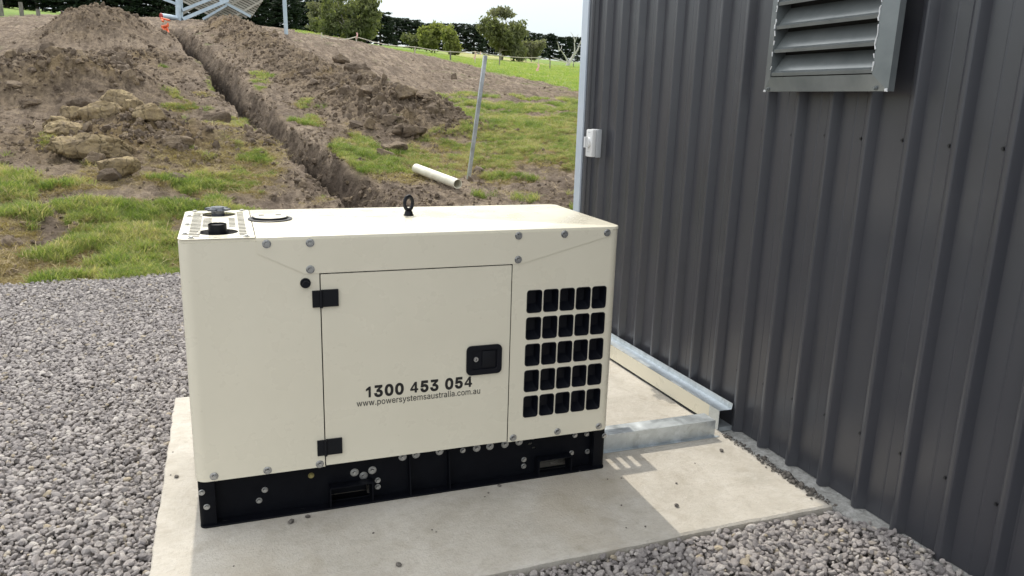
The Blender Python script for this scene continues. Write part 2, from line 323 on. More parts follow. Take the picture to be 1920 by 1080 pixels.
# ---------------------------------------------------------------- terrain height
def ray(u, v):
    d = np.array([(u - 960) / FPX, -(v - 540) / FPX, 1.]) @ MR; return d
def proj(P):
    q = (P - CAM) @ MR.T; z = np.where(q[..., 2] > .1, q[..., 2], np.nan)
    return 960 + FPX * q[..., 0] / z, 540 - FPX * q[..., 1] / z
_cols = {0: ((8, 440), (9.5, 350), (11.5, 280), (15, 200), (20, 140), (27, 85), (35, 50), (45, 28), (65, 24), (100, 18), (150, 12), (190, 10), (260, 8)),
         300: ((8, 440), (9.5, 350), (11.5, 280), (15, 195), (20, 135), (27, 85), (35, 50), (45, 34), (65, 40), (100, 42), (150, 44), (190, 45), (260, 46)),
         560: ((8, 440), (9.5, 360), (11.5, 285), (15, 205), (20, 145), (27, 92), (35, 62), (45, 60), (65, 66), (100, 68), (150, 70), (190, 70), (260, 70)),
         800: ((8, 440), (9.5, 365), (11.5, 300), (15, 225), (20, 170), (27, 128), (35, 110), (45, 107), (65, 103), (100, 98), (150, 94), (190, 92), (260, 92)),
         1085: ((8, 440), (9.5, 365), (11.5, 300), (15, 230), (20, 188), (27, 168), (35, 153), (45, 143), (65, 132), (100, 124), (150, 118), (190, 117), (260, 116))}
_cp = []; _cz = []
def _k(az, d): return np.stack([az / 14., np.log(d) * 1.6], -1)
for u_, L_ in _cols.items():
    for d_, v_ in L_:
        r_ = ray(u_, v_); h_ = math.hypot(r_[0], r_[1]); z_ = CAM[2] + d_ * r_[2] / h_; a_ = math.degrees(math.atan2(r_[0], r_[1]))
        _cp.append((a_, d_)); _cz.append(z_)
        if u_ == 0:
            for e in (-20, -45): _cp.append((a_ + e, d_)); _cz.append(z_ * (1 if e == -20 else .9))
        if u_ == 1085:
            for e in (18, 42): _cp.append((a_ + e, d_)); _cz.append(z_ * (.95 if e == 18 else .85))
    for d_ in (5.0, 6.9):
        _cp.append((a_, d_)); _cz.append(-.03)
for a_ in (-57, -32, 43, 67):
    for d_ in (5.0, 6.9): _cp.append((a_, d_)); _cz.append(-.03)
_cp = np.array(_cp); _cz = np.array(_cz); _K = _k(_cp[:, 0], _cp[:, 1])
_sc = np.maximum(_cp[:, 1], 5) ** .9
def _phi(r2): return .5 * r2 * np.log(r2 + 1e-12)
_A = _phi(((_K[:, None] - _K[None]) ** 2).sum(-1)) + np.eye(len(_K)) * 2e-4
_P = np.c_[np.ones(len(_K)), _K]; _S = np.block([[_A, _P], [_P.T, np.zeros((3, 3))]])
_W = np.linalg.solve(_S, np.r_[_cz / _sc, 0, 0, 0])
def base_polar(az, d):
    sh = az.shape; az = az.ravel(); d = d.ravel(); out = np.empty(len(az)); dd = np.clip(d, 5, 255); aa = np.clip(az, -57, 67); K = _k(aa, dd)
    for i in range(0, len(az), 60000):
        k = K[i:i + 60000]; r2 = ((k[:, None] - _K[None]) ** 2).sum(-1)
        out[i:i + 60000] = _phi(r2) @ _W[:-3] + _W[-3] + k @ _W[-2:]
    z = out * np.maximum(dd, 5) ** .9
    fl = sstep(6.3, 7.6, d); z = -.035 * (1 - fl) + z * fl
    side = np.maximum(sstep(-57, -100, az), sstep(67, 110, az)); z = z * (1 - side) - .035 * side
    z = z - np.clip(d - 260, 0, 600) * .06
    return z.reshape(sh)
def to_polar(x, y):
    dx = x - CAM[0]; dy = y - CAM[1]; return np.degrees(np.arctan2(dx, dy)), np.hypot(dx, dy)
def base(x, y):
    az, d = to_polar(x, y); return base_polar(az, d)
def at(u, v, z_off=0):
    """world point where the ray through pixel (u, v) meets the plain hillside"""
    r = ray(u, v); h = math.hypot(r[0], r[1]); t = np.exp(np.linspace(math.log(3.), math.log(250.), 900)); P = CAM[:2] + np.outer(t, r[:2] / h)
    zz = CAM[2] + t * r[2] / h; b = base(P[:, 0], P[:, 1]) + z_off
    k = np.argmax(zz < b); k = k if zz[k] < b[k] else len(t) - 1
    return np.array([P[k, 0], P[k, 1], b[k]])
LIP = np.array([at(u, v) for u, v in ((668, 420), (640, 384), (598, 350), (567, 320), (520, 280), (473, 243), (447, 218), (403, 173), (380, 131), (350, 104), (315, 65), (308, 54))])[:, :2]
HEAPL = [(at(188, 88), .92, 1.6, 1.6), (at(120, 150), .20, 1.8, 1.6), (at(250, 130), .15, 1.3, 1.5), (at(60, 190), .28, 1.2, 1.0), (at(160, 195), .35, 1.4, .9)]
RIDGE = [(at(425, 58), .30), (at(465, 80), .30), (at(505, 104), .22), (at(550, 130), .18), (at(600, 157), .18), (at(650, 187), .22), (at(700, 212), .30), (at(750, 232), .30), (at(790, 238), .24)]
CLODC = at(210, 285)
def seg_dist(x, y, L):
    """distance, signed side (+ right of travel) and parameter to a polyline"""
    best = np.full_like(x, 1e9); sg = np.zeros_like(x); tt = np.zeros_like(x)
    for i in range(len(L) - 1):
        a = L[i]; b = L[i + 1]; d = b - a; l2 = d @ d
        t = np.clip(((x - a[0]) * d[0] + (y - a[1]) * d[1]) / l2, 0, 1)
        px = x - a[0] - t * d[0]; py = y - a[1] - t * d[1]; q = np.hypot(px, py); s = np.where(px * d[1] - py * d[0] > 0, 1., -1.)
        m = q < best; best = np.where(m, q, best); sg = np.where(m, s, sg); tt = np.where(m, i + t, tt)
    return best, sg, tt
FIELD = np.array([(-400, -60), (-10, 33), (55, 27), (92, 24), (96, -80), (552, -80), (553, 59), (700, 79), (740, 90), (800, 103), (860, 117), (930, 137), (1000, 152), (1085, 171), (1500, 260), (2500, 400)])
def masks(x, y, z0, rich=True):
    """ground cover amounts at world points (z0 = plain hillside height)"""
    u, v = proj(np.stack([x, y, z0], -1)); az, d = to_polar(x, y)
    infront = ~np.isnan(u); u = np.where(infront, u, -999); v = np.where(infront, v, 3000)
    heap = np.zeros_like(x)
    for P, h, a, b in HEAPL: heap = np.maximum(heap, np.exp(-(((x - P[0]) / a) ** 2 + ((y - P[1]) / b) ** 2)) * 1.3)
    R_ = np.array([p[0][:2] for p in RIDGE]); rd, rs, rt = seg_dist(x, y, R_)
    heap = np.maximum(heap, 1.25 * np.exp(-(rd / 1.0) ** 2)); heap = np.maximum(heap, .9 * np.exp(-(((x - CLODC[0] - .5) / 1.4) ** 2 + ((y - CLODC[1] - .2) / .9) ** 2)))
    n1 = fbm(x * .9, y * .9, 31, 5); n2 = fbm(x * 3.1, y * 3.1, 77, 4)
    G = np.zeros_like(x)
    for a, b, ru, rv, s in ((240, 425, 150, 62, 1.5), (300, 480, 70, 45, 1.5), (15, 372, 55, 42, 1.3), (130, 388, 45, 22, 1.1), (90, 283, 24, 15, 1.3), (430, 350, 90, 32, .9), (425, 268, 75, 38, 1.15), (335, 212, 45, 16, 1.),
                            (380, 190, 40, 12, .9), (488, 165, 26, 17, 1.6), (568, 200, 20, 9, 1.6), (600, 235, 40, 14, 1.0), (655, 290, 60, 40, 1.2), (720, 325, 60, 40, 1.25), (930, 265, 190, 82, 1.45), (1100, 260, 130, 85, 1.5), (800, 300, 70, 45, 1.2),
                            (376, 122, 10, 12, 1.2), (396, 165, 12, 18, 1.2), (590, 390, 60, 25, .8), (850, 215, 60, 25, 1.1), (1000, 210, 90, 22, 1.2), (640, 80, 0.1, .1, 0), (440, 240, 30, 14, 1.2), (372, 330, 40, 20, .8), (520, 330, 60, 22, .9)):
        G = np.maximum(G, s * np.exp(-((u - a) / ru) ** 2 - ((v - b) / rv) ** 2))
    G0 = G
    G = sstep(.60, 1.0, G + .85 * n1 + 1.15 * n2)
    dirtstrip = np.exp(-((u - 960) / 190) ** 2 - ((v - 352) / 17) ** 2) * 1.4
    G = G * (1 - np.clip(dirtstrip + 1.4 * np.exp(-((u - 770) / 60) ** 2 - ((v - 345) / 22) ** 2), 0, 1))
    G = G * (1 - sstep(.35, .75, heap))
    St = np.zeros_like(x)
    for a, b, ru, rv, s in ((100, 505, 210, 45, 1.3), (250, 512, 130, 28, 1.3), (30, 440, 60, 60, .9), (430, 320, 150, 70, 1.05), (200, 350, 260, 40, .8), (60, 330, 90, 40, .6), (700, 300, 80, 60, .8), (930, 270, 200, 85, .75), (640, 250, 60, 40, .7), (40, 250, 70, 20, .6)):
        St = np.maximum(St, s * np.exp(-((u - a) / ru) ** 2 - ((v - b) / rv) ** 2))
    St = np.maximum(St, .85 * np.clip(G0, 0, 1))
    St = sstep(.35, .9, St + .5 * n2 + .3 * n1) * (1 - sstep(.4, .8, heap))
    fv = np.interp(u, FIELD[:, 0], FIELD[:, 1]) + 5 * n1 + 3 * n2
    F = sstep(3, -3, v - fv) * sstep(17, 22, d) * ((az > -60) & (az < 80))
    F = np.maximum(F, sstep(60, 75, d))
    gr = sstep(4.15, 4.0, y + .14 * fbm(x * 1.3, y * 1.3, 5, 4) + .05 * n2)       # gravel area
    G *= (1 - F) * (1 - gr); St *= (1 - F) * (1 - gr)
    return dict(u=u, v=v, az=az, d=d, heap=np.clip(heap, 0, 1), grass=G, straw=St, field=F, gravel=gr, rd=rd, n1=n1, n2=n2)
def height(x, y):
    z0 = base(x, y); k = masks(x, y, z0); d = k['d']
    on = (1 - k['gravel']) * (1 - k['field']) * sstep(6.6, 7.2, d)
    z = z0.copy()
    for P, h, a, b in HEAPL:
        wob = 1 + .25 * fbm(x * .8, y * .8, 3, 3); z += h * np.exp(-(((x - P[0]) / a) ** 2 + ((y - P[1]) / b) ** 2) * wob)
    R_ = np.array([p[0][:2] for p in RIDGE]); hs = np.array([p[1] for p in RIDGE]); rd, rs, rt = seg_dist(x, y, R_)
    hh = np.interp(rt, np.arange(len(hs)), hs); z += hh * np.exp(-(rd / (.62 + .18 * fbm(x * .7, y * .7, 8, 3))) ** 2) * on
    z += .20 * np.exp(-(((x - CLODC[0] - .3) / 1.1) ** 2 + ((y - CLODC[1] - 1.0) / .8) ** 2))
    # lumps of turned earth
    hp = k['heap'] * on
    for sc, am, s in ((1.3, .11, 1), (2.7, .11, 2), (5.5, .085, 3), (11., .055, 4), (21., .028, 5)):
        wx = .8 * fbm(x * sc * .7, y * sc * .7, 40 + s, 3)
        f1, f2, c = worley(x * sc + wx, y * sc - wx, s * 11); z += am * hp * np.sqrt(np.clip(1 - (f1 * 1.25) ** 2, 0, 1)) * (.25 + c)
    open_ = on * (1 - k['heap']) * (1 - .5 * k['grass'])
    z += open_ * (.06 * fbm(x * 1.1, y * 1.1, 51, 4) + .045 * fbm(x * 6, y * 6, 52, 5))
    f1, f2, c = worley(x * 8, y * 8, 91); z += open_ * .03 * (c > .72) * np.sqrt(np.clip(1 - (f1 * 2.1) ** 2, 0, 1))
    z += k['grass'] * on * .03 * fbm(x * 3, y * 3, 60, 3)
    # wheel tracks on the scraped slope
    z += on * sstep(.5, .2, k['heap']) * sstep(560, 640, k['u']) * sstep(16, 19, d) * .03 * np.sin((x * .83 - y * .56) * 5.5 + 1.2 * k['n1'])
    z += k['field'] * .05 * fbm(x * .3, y * .3, 66, 3)
    # the trench
    q, s, t = seg_dist(x, y, LIP); sq = q * s + .06 * fbm(x * 2.3, y * 2.3, 70, 4) + .025 * fbm(x * 9, y * 9, 71, 3)
    wd = np.interp(t, (0, 3, 6, 9, 11), (.55, .55, .66, .72, .7)) * (1 + .25 * fbm(x * .9, y * .9, 97, 3)); fade = on * sstep(0, .25, t) * sstep(10.98, 10.6, t)
    prof = -1.0 * sstep(-.01, .05, sq) * (1 - .72 * sstep(.46, .66, sq / wd) - .28 * sstep(.62, 1, sq / wd))
    prof = np.where(sq > wd, 0, prof)
    bank = .10 * np.exp(-((sq + .25) / .25) ** 2) + .16 * np.exp(-((sq - wd - .15) / .3) ** 2)
    z += fade * (prof + bank * .5) 
    f1, f2, c = worley(x * 4.5, y * 4.5, 95); z += fade * (prof < -.02) * (.10 * fbm(x * 5, y * 5, 73, 5) + .09 * (c - .3) * np.sqrt(np.clip(1 - (f1 * 1.3) ** 2, 0, 1)))
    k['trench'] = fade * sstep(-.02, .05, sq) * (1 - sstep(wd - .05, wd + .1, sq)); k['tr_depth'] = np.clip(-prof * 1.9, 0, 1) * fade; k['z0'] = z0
    k['bank'] = fade * np.exp(-((sq - wd / 2) / .9) ** 2)
    k['grass'] = k['grass'] * (1 - k['trench']); k['straw'] = k['straw'] * (1 - k['trench'])
    return z, k
def Z(x, y):
    z, _ = height(np.array([float(x)]), np.array([float(y)])); return float(z[0])

# terrain sheet: polar grid, fine where the photograph looks
azs = np.concatenate([np.linspace(-180, -26, 30), np.linspace(-24, -15.2, 24), np.linspace(-15, 27.5, 800), np.linspace(27.8, 60, 44), np.linspace(62, 180, 24)])
azs = azs[:-1]
ds = np.concatenate([np.exp(np.linspace(math.log(.4), math.log(6.3), 14)), np.exp(np.linspace(math.log(6.35), math.log(48), 640)), np.exp(np.linspace(math.log(49.5), math.log(1800), 60))])
AZ, DD = np.meshgrid(np.radians(azs), ds); gx = CAM[0] + DD * np.sin(AZ); gy = CAM[1] + DD * np.cos(AZ)
gz, K = height(gx.ravel(), gy.ravel()); gx = gx.ravel(); gy = gy.ravel()
nA = len(azs); nD = len(ds)
i0 = np.arange(nD - 1)[:, None] * nA; j0 = np.arange(nA)[None]; j1 = (j0 + 1) % nA
F = np.stack([i0 + j0, i0 + nA + j0, i0 + nA + j1, i0 + j1], -1).reshape(-1, 4)
V = np.stack([gx, gy, gz], -1)
V = np.r_[V, [[CAM[0], CAM[1], -.035]]]
ct = len(V) - 1
pad = lambda a: np.r_[a, [0]]
m = M['ground'] = mat('earth_and_grass_ground', (.2, .15, .11), .95, spec=.2); g = NG(m)
P_ = g.pos()
n1 = g.noise(P_, 1.1, 7, .62, .3); n2 = g.noise(P_, 9, 7, .7, .2); n3 = g.noise(g.map(P_, (1, 1, .4)), 45, 4, .7)
dirt = g.ramp(n1, (.28, (.215, .165, .120)), (.5, (.320, .252, .188)), (.72, (.45, .365, .280)))
mpd = g.n.new('ShaderNodeMapping'); mpd.inputs['Rotation'].default_value = (0, 0, .98); mpd.inputs['Scale'].default_value = (3.2, .35, 1); g.L(P_, mpd.inputs[0])
stk = g.noise(mpd.outputs[0], 1.6, 5, .6); dirt = g.mix(g.ramp(stk, (.42, .7), (.56, 0.)), dirt, (.15, .115, .09))
dirt = g.mix(g.ramp(n2, (.36, .75), (.55, 0.)), dirt, (.095, .070, .052)); dirt = g.mix(g.ramp(n2, (.56, 0.), (.75, .6)), dirt, (.36, .29, .22))
rich_ = g.ramp(n2, (.3, (.100, .075, .056)), (.48, (.205, .158, .115)), (.62, (.30, .23, .155)), (.78, (.42, .33, .20)))
c = g.mix(g.attr('heap'), dirt, rich_); n5 = g.noise(P_, 34, 6, .75, .3); c = g.mix(g.ramp(n5, (.33, .6), (.46, 0.)), c, (.085, .064, .046)); c = g.mix(g.ramp(n5, (.58, 0.), (.74, .55)), c, (.42, .35, .26))
c = g.mix(g.attr('clayey'), c, g.ramp(n2, (.3, (.13, .09, .05)), (.7, (.32, .24, .13))))
c = g.mix(g.attr('trench'), c, g.ramp(n2, (.35, (.040, .031, .025)), (.7, (.13, .10, .08))))  # soil darkens with trench depth: shade of the cut painted into its colour
c = g.mix(g.math('MULTIPLY', g.attr('straw'), .75), c, g.ramp(n3, (.3, (.17, .12, .06)), (.5, (.30, .235, .12)), (.7, (.44, .37, .22))))
c = g.mix(g.math('MULTIPLY', g.attr('grass'), .55), c, g.ramp(n3, (.3, (.045, .075, .018)), (.5, (.095, .13, .032)), (.7, (.19, .20, .075))))
fld = g.ramp(g.noise(g.map(P_, (.35, 1, 1)), .5, 6, .6), (.3, (.14, .23, .045)), (.5, (.20, .30, .065)), (.72, (.30, .34, .11)))
fld = g.mix(g.attr('fielddry'), fld, (.42, .40, .17)); fld = g.mix(g.ramp(n2, (.3, .5), (.55, 0.)), fld, (.12, .17, .045))
c = g.mix(g.attr('field'), c, fld)
c = g.mix(g.attr('gravel'), c, g.ramp(n3, (.3, (.10, .094, .092)), (.7, (.30, .28, .27))))
g.col(c); g.bump(g.math('ADD', g.math('ADD', g.math('MULTIPLY', n2, .6), g.math('MULTIPLY', n3, .5)), g.math('MULTIPLY', n5, .7)), 1., .07)
kk = K; fd = np.clip(np.exp(-((kk['v'] - np.interp(kk['u'], FIELD[:, 0], FIELD[:, 1]) + 14) / 15) ** 2) * sstep(780, 900, kk['u']) * .9 + .0, 0, 1)
fd = np.clip(fd + .8 * (np.abs(kk['v'] - np.interp(kk['u'], (840, 905, 1090, 1500), (96, 104, 131, 190))) < 1.6) * (kk['d'] > 40) * (kk['u'] > 850), 0, 1)
cl_ = np.clip(sstep(.1, .7, fbm(gx * 1.3, gy * 1.3, 123, 3)) * kk['heap'] * .8 + 1.1 * np.exp(-(((gx - CLODC[0]) / 1.1) ** 2 + ((gy - CLODC[1]) / .7) ** 2)), 0, 1)
tr_shade = np.clip(kk['tr_depth'] * 1.1 + .0 * kk['bank'], 0, 1)
me = npmesh('ground', V, F, m, True, {a: ('FLOAT', pad(b)) for a, b in dict(heap=kk['heap'] * (1 - kk['gravel']), clayey=cl_, trench=tr_shade, straw=kk['straw'], grass=kk['grass'], field=kk['field'], fielddry=fd, gravel=kk['gravel']).items()})
bm = bmesh.new(); bm.from_mesh(me); bm.verts.ensure_lookup_table()
for j in range(nA): bm.faces.new((bm.verts[ct], bm.verts[j], bm.verts[(j + 1) % nA]))
bmesh.ops.recalc_face_normals(bm, faces=bm.faces[-nA:]); bm.to_mesh(me); bm.free()
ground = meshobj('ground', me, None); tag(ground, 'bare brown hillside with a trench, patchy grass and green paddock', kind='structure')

# ---------------------------------------------------------------- slab, footing
BZ = -.035
bm = bmesh.new()
L0, L1, Y0, Y1 = -.137, 2.236, -.545, 1.291
N = 90
def wob(t, s): return .0012 * math.sin(t * 9.1 + s) + .0015 * math.sin(t * 23.7 + 2 * s) + .0012 * math.sin(t * 61 + s) + .0008 * math.sin(t * 143)
out = [(L0 + t * (L1 - L0), Y0 + wob(t, 1) + (.02 * t)) for t in np.linspace(0, 1, N)] + [(L1 + wob(t, 2) + .045 * (0) - .03 * t, Y0 + .02 + t * (Y1 - Y0 - .02)) for t in np.linspace(0, 1, N)][1:]
out += [(L1 - .03 - t * (L1 - .03 - L0), Y1 + wob(t, 3)) for t in np.linspace(0, 1, N)][1:] + [(L0 + wob(t, 4), Y1 - t * (Y1 - Y0)) for t in np.linspace(0, 1, N)][1:-1]
r0 = [bm.verts.new((x, y, -.12)) for x, y in out]; r1 = [bm.verts.new((x, y, -.006)) for x, y in out]
cx, cy = 1.05, .37
r2 = [bm.verts.new((x + (cx - x) * .004, y + (cy - y) * .01, 0)) for x, y in out]
n_ = len(out)
for i in range(n_):
    j = (i + 1) % n_
    bm.faces.new((r0[i], r0[j], r1[j], r1[i])); bm.faces.new((r1[i], r1[j], r2[j], r2[i]))
bm.faces.new(r2)
slab = bmobj('concrete_slab', bm, M['concrete']); tag(slab, 'pale concrete slab under the generator', kind='structure')
WA = -.0237; WX, WY = 2.3066, 1.1351            # wall line: point and slight turn
def wx(y): return WX - math.tan(WA) * (WY - y) if False else WX + .0237 * (WY - y)
bm = bmesh.new()
L = []; ys = np.linspace(1.95, -4.5, 260)
for i, y in enumerate(ys):
    e = 2.236 + .0237 * (.4 - y) * .6 + .003 * math.sin(y * 21) + .003 * math.sin(y * 57 + 1) + .002 * math.sin(y * 133)
    L.append([bm.verts.new(p) for p in ((e, y, -.14), (e + .003, y, -.030 + .002 * math.sin(y * 40)), (e + .014, y, -.016 + .003 * math.sin(y * 33 + 2)), (wx(y) + .08, y, -.0125))])
for i in range(len(L) - 1):
    for j in range(3): bm.faces.new((L[i][j], L[i][j + 1], L[i + 1][j + 1], L[i + 1][j]))
foot = bmobj('footing', bm, M['footing'], smooth=True); tag(foot, 'rough grey concrete footing strip along the shed wall', kind='structure')

# ---------------------------------------------------------------- shed wall
shed = thing('shed', 'charcoal ribbed steel shed wall at the right, dark grey with lapped sheets', 'shed', (wx(0), 0, 0))
def W(p): return (p[0] - wx(0), p[1], p[2])
PIT = .18216; WTOP = 3.2; WEND = 1.86; ZB = -.0095
def rib_y(i): return WY - .040 - i * PIT      # crest centres; i = 0 at the far screw
def wall_profile(y_hi, y_lo):
    """plan points from far to near over one sheet"""
    P = [(y_hi, 0)]
    k0 = int(math.floor((WY - .018 - y_hi) / PIT)) ; k = k0
    while True:
        yc = rib_y(k)
        if yc < y_lo + .03: break
        if yc < y_hi - .03:
            P += [(yc + .028, 0), (yc + .0165, .0245), (yc + .0130, .0280), (yc + .0085, .0305), (yc + .0035, .0323), (yc - .002, .0335), (yc - .0085, .0340), (yc - .0120, .0332), (yc - .0140, .0305), (yc - .028, .0)]
            P += [(yc - .092, 0), (yc - .0945, .0013), (yc - .0975, .0013), (yc - .100, 0)]
        k += 1
    P = [p for p in P if p[0] > y_lo]; P.append((y_lo, 0))
    Q = []
    for p in P:
        if not Q or Q[-1][0] - p[0] > 1e-5: Q.append(p)
    return Q
laps = [WEND - .004]
k_ = -4
while laps[-1] > -3.6:
    y_ = rib_y(k_) - .034
    if y_ < laps[-1] - .3: laps.append(y_)
    k_ += 4
laps.append(-4.4)
for i in range(len(laps) - 1):
    bm = bmesh.new(); P = wall_profile(laps[i] + (.0 if i == 0 else .030), laps[i + 1]); off = .0012 * (i % 2)
    prev = None
    for y, d in P:
        X = wx(y) - d - off
        col = [bm.verts.new(W((X, y, z))) for z in (ZB, .8, 1.6, 2.4, WTOP)]
        bk = [bm.verts.new(W((X + .0012, y, z))) for z in (ZB, WTOP)]
        if prev:
            for j in range(4): bm.faces.new((prev[0][j], prev[0][j + 1], col[j + 1], col[j]))
            bm.faces.new((prev[1][0], bk[0], bk[1], prev[1][1])); bm.faces.new((prev[0][0], col[0], bk[0], prev[1][0]))
        else: bm.faces.new((col[0], bk[0], bk[1], col[4], col[3], col[2], col[1]))
        prev = (col, bk)
    bm.faces.new((prev[0][0], prev[0][1], prev[0][2], prev[0][3], prev[0][4], prev[1][1], prev[1][0]))
    bmesh.ops.recalc_face_normals(bm, faces=bm.faces)
    bmobj('wall_sheet', bm, M['sheet'], shed)
def ordn(i): return str(i) + ('th' if 10 < i % 100 < 14 else {1: 'st', 2: 'nd', 3: 'rd'}.get(i % 10, 'th'))
def copyme(o, parent, loc=None, rot=None, sc=None):
    c = o.copy(); COL.objects.link(c); c.parent = parent
    if loc is not None: c.location = loc
    if rot is not None: c.rotation_euler = rot
    if sc is not None: c.scale = sc
    return c
def screw_mesh(name='screw'):
    bm = bmesh.new(); tube(bm, (0, 0, 0), (-.0025, 0, 0), .0075, seg=12); tube(bm, (-.0025, 0, 0), (-.0085, 0, 0), .0048, seg=6); return bm
sc0 = None
for i in range(-5, 30):
    for z, xo in ((1.352, 0), (.2673, -.0)):
        y = WY - (i + (0 if z > 1 else 0)) * PIT + .0
        if y > 1.78 or y < -3.8: continue
        if sc0 is None:
            M['screwpaint'] = mat('painted_screw', (.022, .023, .026), .32)
            sc0 = bmobj('screw', screw_mesh(), M['screwpaint'], shed); o = sc0
        else: o = copyme(sc0, shed)
        o.location = W((wx(y) - .0002 + random.uniform(0, .0006), y + random.uniform(-.002, .002), z + random.uniform(-.006, .006)))
# corner flashing: dark trim strip and pale folded return
bm = bmesh.new(); box(bm, wx(1.95) - .024 - wx(0), wx(1.95) - .0215 - wx(0), 1.797, 1.860, ZB, WTOP); box(bm, wx(1.95) - .0215 - wx(0), wx(1.95) - wx(0), 1.856, 1.860, ZB, WTOP)
bmobj('corner_trim', bm, M['sheet'], shed)
bm = bmesh.new(); box(bm, wx(2) - .034 - wx(0), wx(2) + .05 - wx(0), 1.862, 1.944, ZB - .01, WTOP, .003)
bmobj('corner_post', bm, M['paleblue'], shed)
# rest of the shed: far end wall and roof
bm = bmesh.new()
box(bm, wx(2) + .052 - wx(0), wx(2) + 5 - wx(0), 1.90, 1.93, ZB, WTOP - .005)
bmobj('end_wall', bm, M['sheet'], shed)
bm = bmesh.new(); box(bm, wx(2) - .05 - wx(0), wx(2) + 5.1 - wx(0), -4.5, 2.02, WTOP + .003, WTOP + .06); bmobj('roof', bm, M['sheet'], shed)

# louvre vent high on the wall
VX = 2.225
vent = thing('louvre_vent', 'grey metal louvre vent with white sealant edges, high on the charcoal wall', 'vent', (VX, -.18, 1.51))
def Vv(x, y, z): return (x - VX, y + .18, z - 1.51)
def vsc(y, z, k=(VX - .15) / (2.296 - .15)): return (-2.55 + k * (y + 2.55), 1.444 + k * (z - 1.444))
(yl, zb_), (yr, _) = vsc(.209, 1.518), vsc(-.450, 1.516)
(iyl, izb), (iyr, _) = vsc(.158, 1.575), vsc(-.386, 1.573)
ZT = zb_ + .70; IZT = ZT - .058
bm = bmesh.new()
O = [(yl, zb_), (yr, zb_), (yr, ZT), (yl, ZT)]; I = [(iyl, izb), (iyr, izb), (iyr, IZT), (iyl, IZT)]
rings = [[bm.verts.new(Vv(x, y, z)) for (y, z) in Lp] for x, Lp in ((VX + .03, O), (VX + .004, O), (VX - .012, I), (VX + .055, I))]
for a, b in ((0, 1), (1, 2), (2, 3)):
    for i in range(4):
        j = (i + 1) % 4; bm.faces.new((rings[a][i], rings[a][j], rings[b][j], rings[b][i]))
bmesh.ops.recalc_face_normals(bm, faces=bm.faces)
bmobj('frame', bm, M['vent'], vent)
bm = bmesh.new(); prism(bm, [(iyr, izb), (iyl, izb), (iyl, IZT), (iyr, IZT)], Vv(VX + .052, 0, 0), (0, 1, 0), (0, 0, 1), (1, 0, 0), .002)
bmobj('backing', bm, M['gap'], vent)
bl = None
for i in range(6):
    zb = izb + .004 + i * .0885
    if bl is None:
        bm = bmesh.new(); y0, y1 = iyr + .002, iyl - .002
        prof = [(VX - .008, .0), (VX - .010, .012), (VX + .002, .020), (VX + .046, .082), (VX + .0475, .080), (VX + .004, .018), (VX - .0075, .010), (VX - .0065, .0)]
        A = [bm.verts.new(Vv(x, y0, izb + .004 + z)) for x, z in prof]; B = [bm.verts.new(Vv(x, y1, izb + .004 + z)) for x, z in prof]
        bm.faces.new(A); bm.faces.new(B[::-1])
        for q in range(len(prof)): bm.faces.new((A[q], B[q], B[(q + 1) % len(prof)], A[(q + 1) % len(prof)]))
        bmesh.ops.recalc_face_normals(bm, faces=bm.faces); bl = bmobj('louvre_blade', bm, M['vent'], vent)
    else: copyme(bl, vent, (0, 0, i * .0885))
bm = bmesh.new()
for (yy, za, zz) in ((iyl - .002, izb, 2.1), (iyr + .002, izb, 2.1)):
    z = za + .01; py = yy
    while z < zz:
        nz = z + random.uniform(.008, .02); ny = yy + random.uniform(-.004, .004)
        if random.random() < (.75 if yy < 0 else .5): tube(bm, Vv(VX - .013, py, z), Vv(VX - .013, ny, nz), random.uniform(.0012, .0032), random.uniform(.0012, .0032), 6)
        z = nz; py = ny
for q in range(9): tube(bm, Vv(VX + .002, yl - random.uniform(0, .012), zb_ + random.uniform(-.001, .006)), Vv(VX + .001, yl - random.uniform(0, .014), zb_ + random.uniform(-.001, .006)), .0022, .0015, 6)
for q in range(9): tube(bm, Vv(VX + .002, yr + random.uniform(0, .012), zb_ + random.uniform(-.001, .008)), Vv(VX + .001, yr + random.uniform(0, .014), zb_ + random.uniform(-.001, .008)), .0022, .0015, 6)
bmobj('sealant_bead', bm, M['sealant'], vent)['kind'] = 'stuff'
for y in (yl - .03, yr + .05):
    o = copyme(sc0, vent, Vv(VX - .001, y, zb_ + .010)); o.data = o.data.copy(); o.data.materials.clear(); o.data.materials.append(M['vent'])

# isolator switch
SX = wx(1.655) - .031
sw = thing('isolator_switch', 'small white and grey isolator switch box near the pale wall corner', 'switch', (SX, 1.655, 1.137))
bm = bmesh.new(); box(bm, -.034, 0, -.045, .045, 0, .165, .006); bmobj('base', bm, M['switchgrey'], sw, True)
bm = bmesh.new(); box(bm, -.062, -.0345, -.042, .044, .002, .163, .008); bmobj('cover', bm, M['switchwhite'], sw, True)
bm = bmesh.new(); tube(bm, (-.062, 0, .088), (-.075, 0, .088), .03, .027, 20)
prism(bm, [(-.010, -.030), (.010, -.030), (.008, .032), (-.008, .032)], (-.092, 0, .088), (0, 1, 0), (0, .0, 1), (1, 0, 0), .018)
bmobj('knob', bm, M['switchwhite'], sw)
for z, wd in ((.145, .03), (.03, .035)):
    bm = bmesh.new(); box(bm, -.0628, -.0621, -wd / 2, wd / 2, z, z + .003); bmobj('marking', bm, M['switchgrey'], sw)

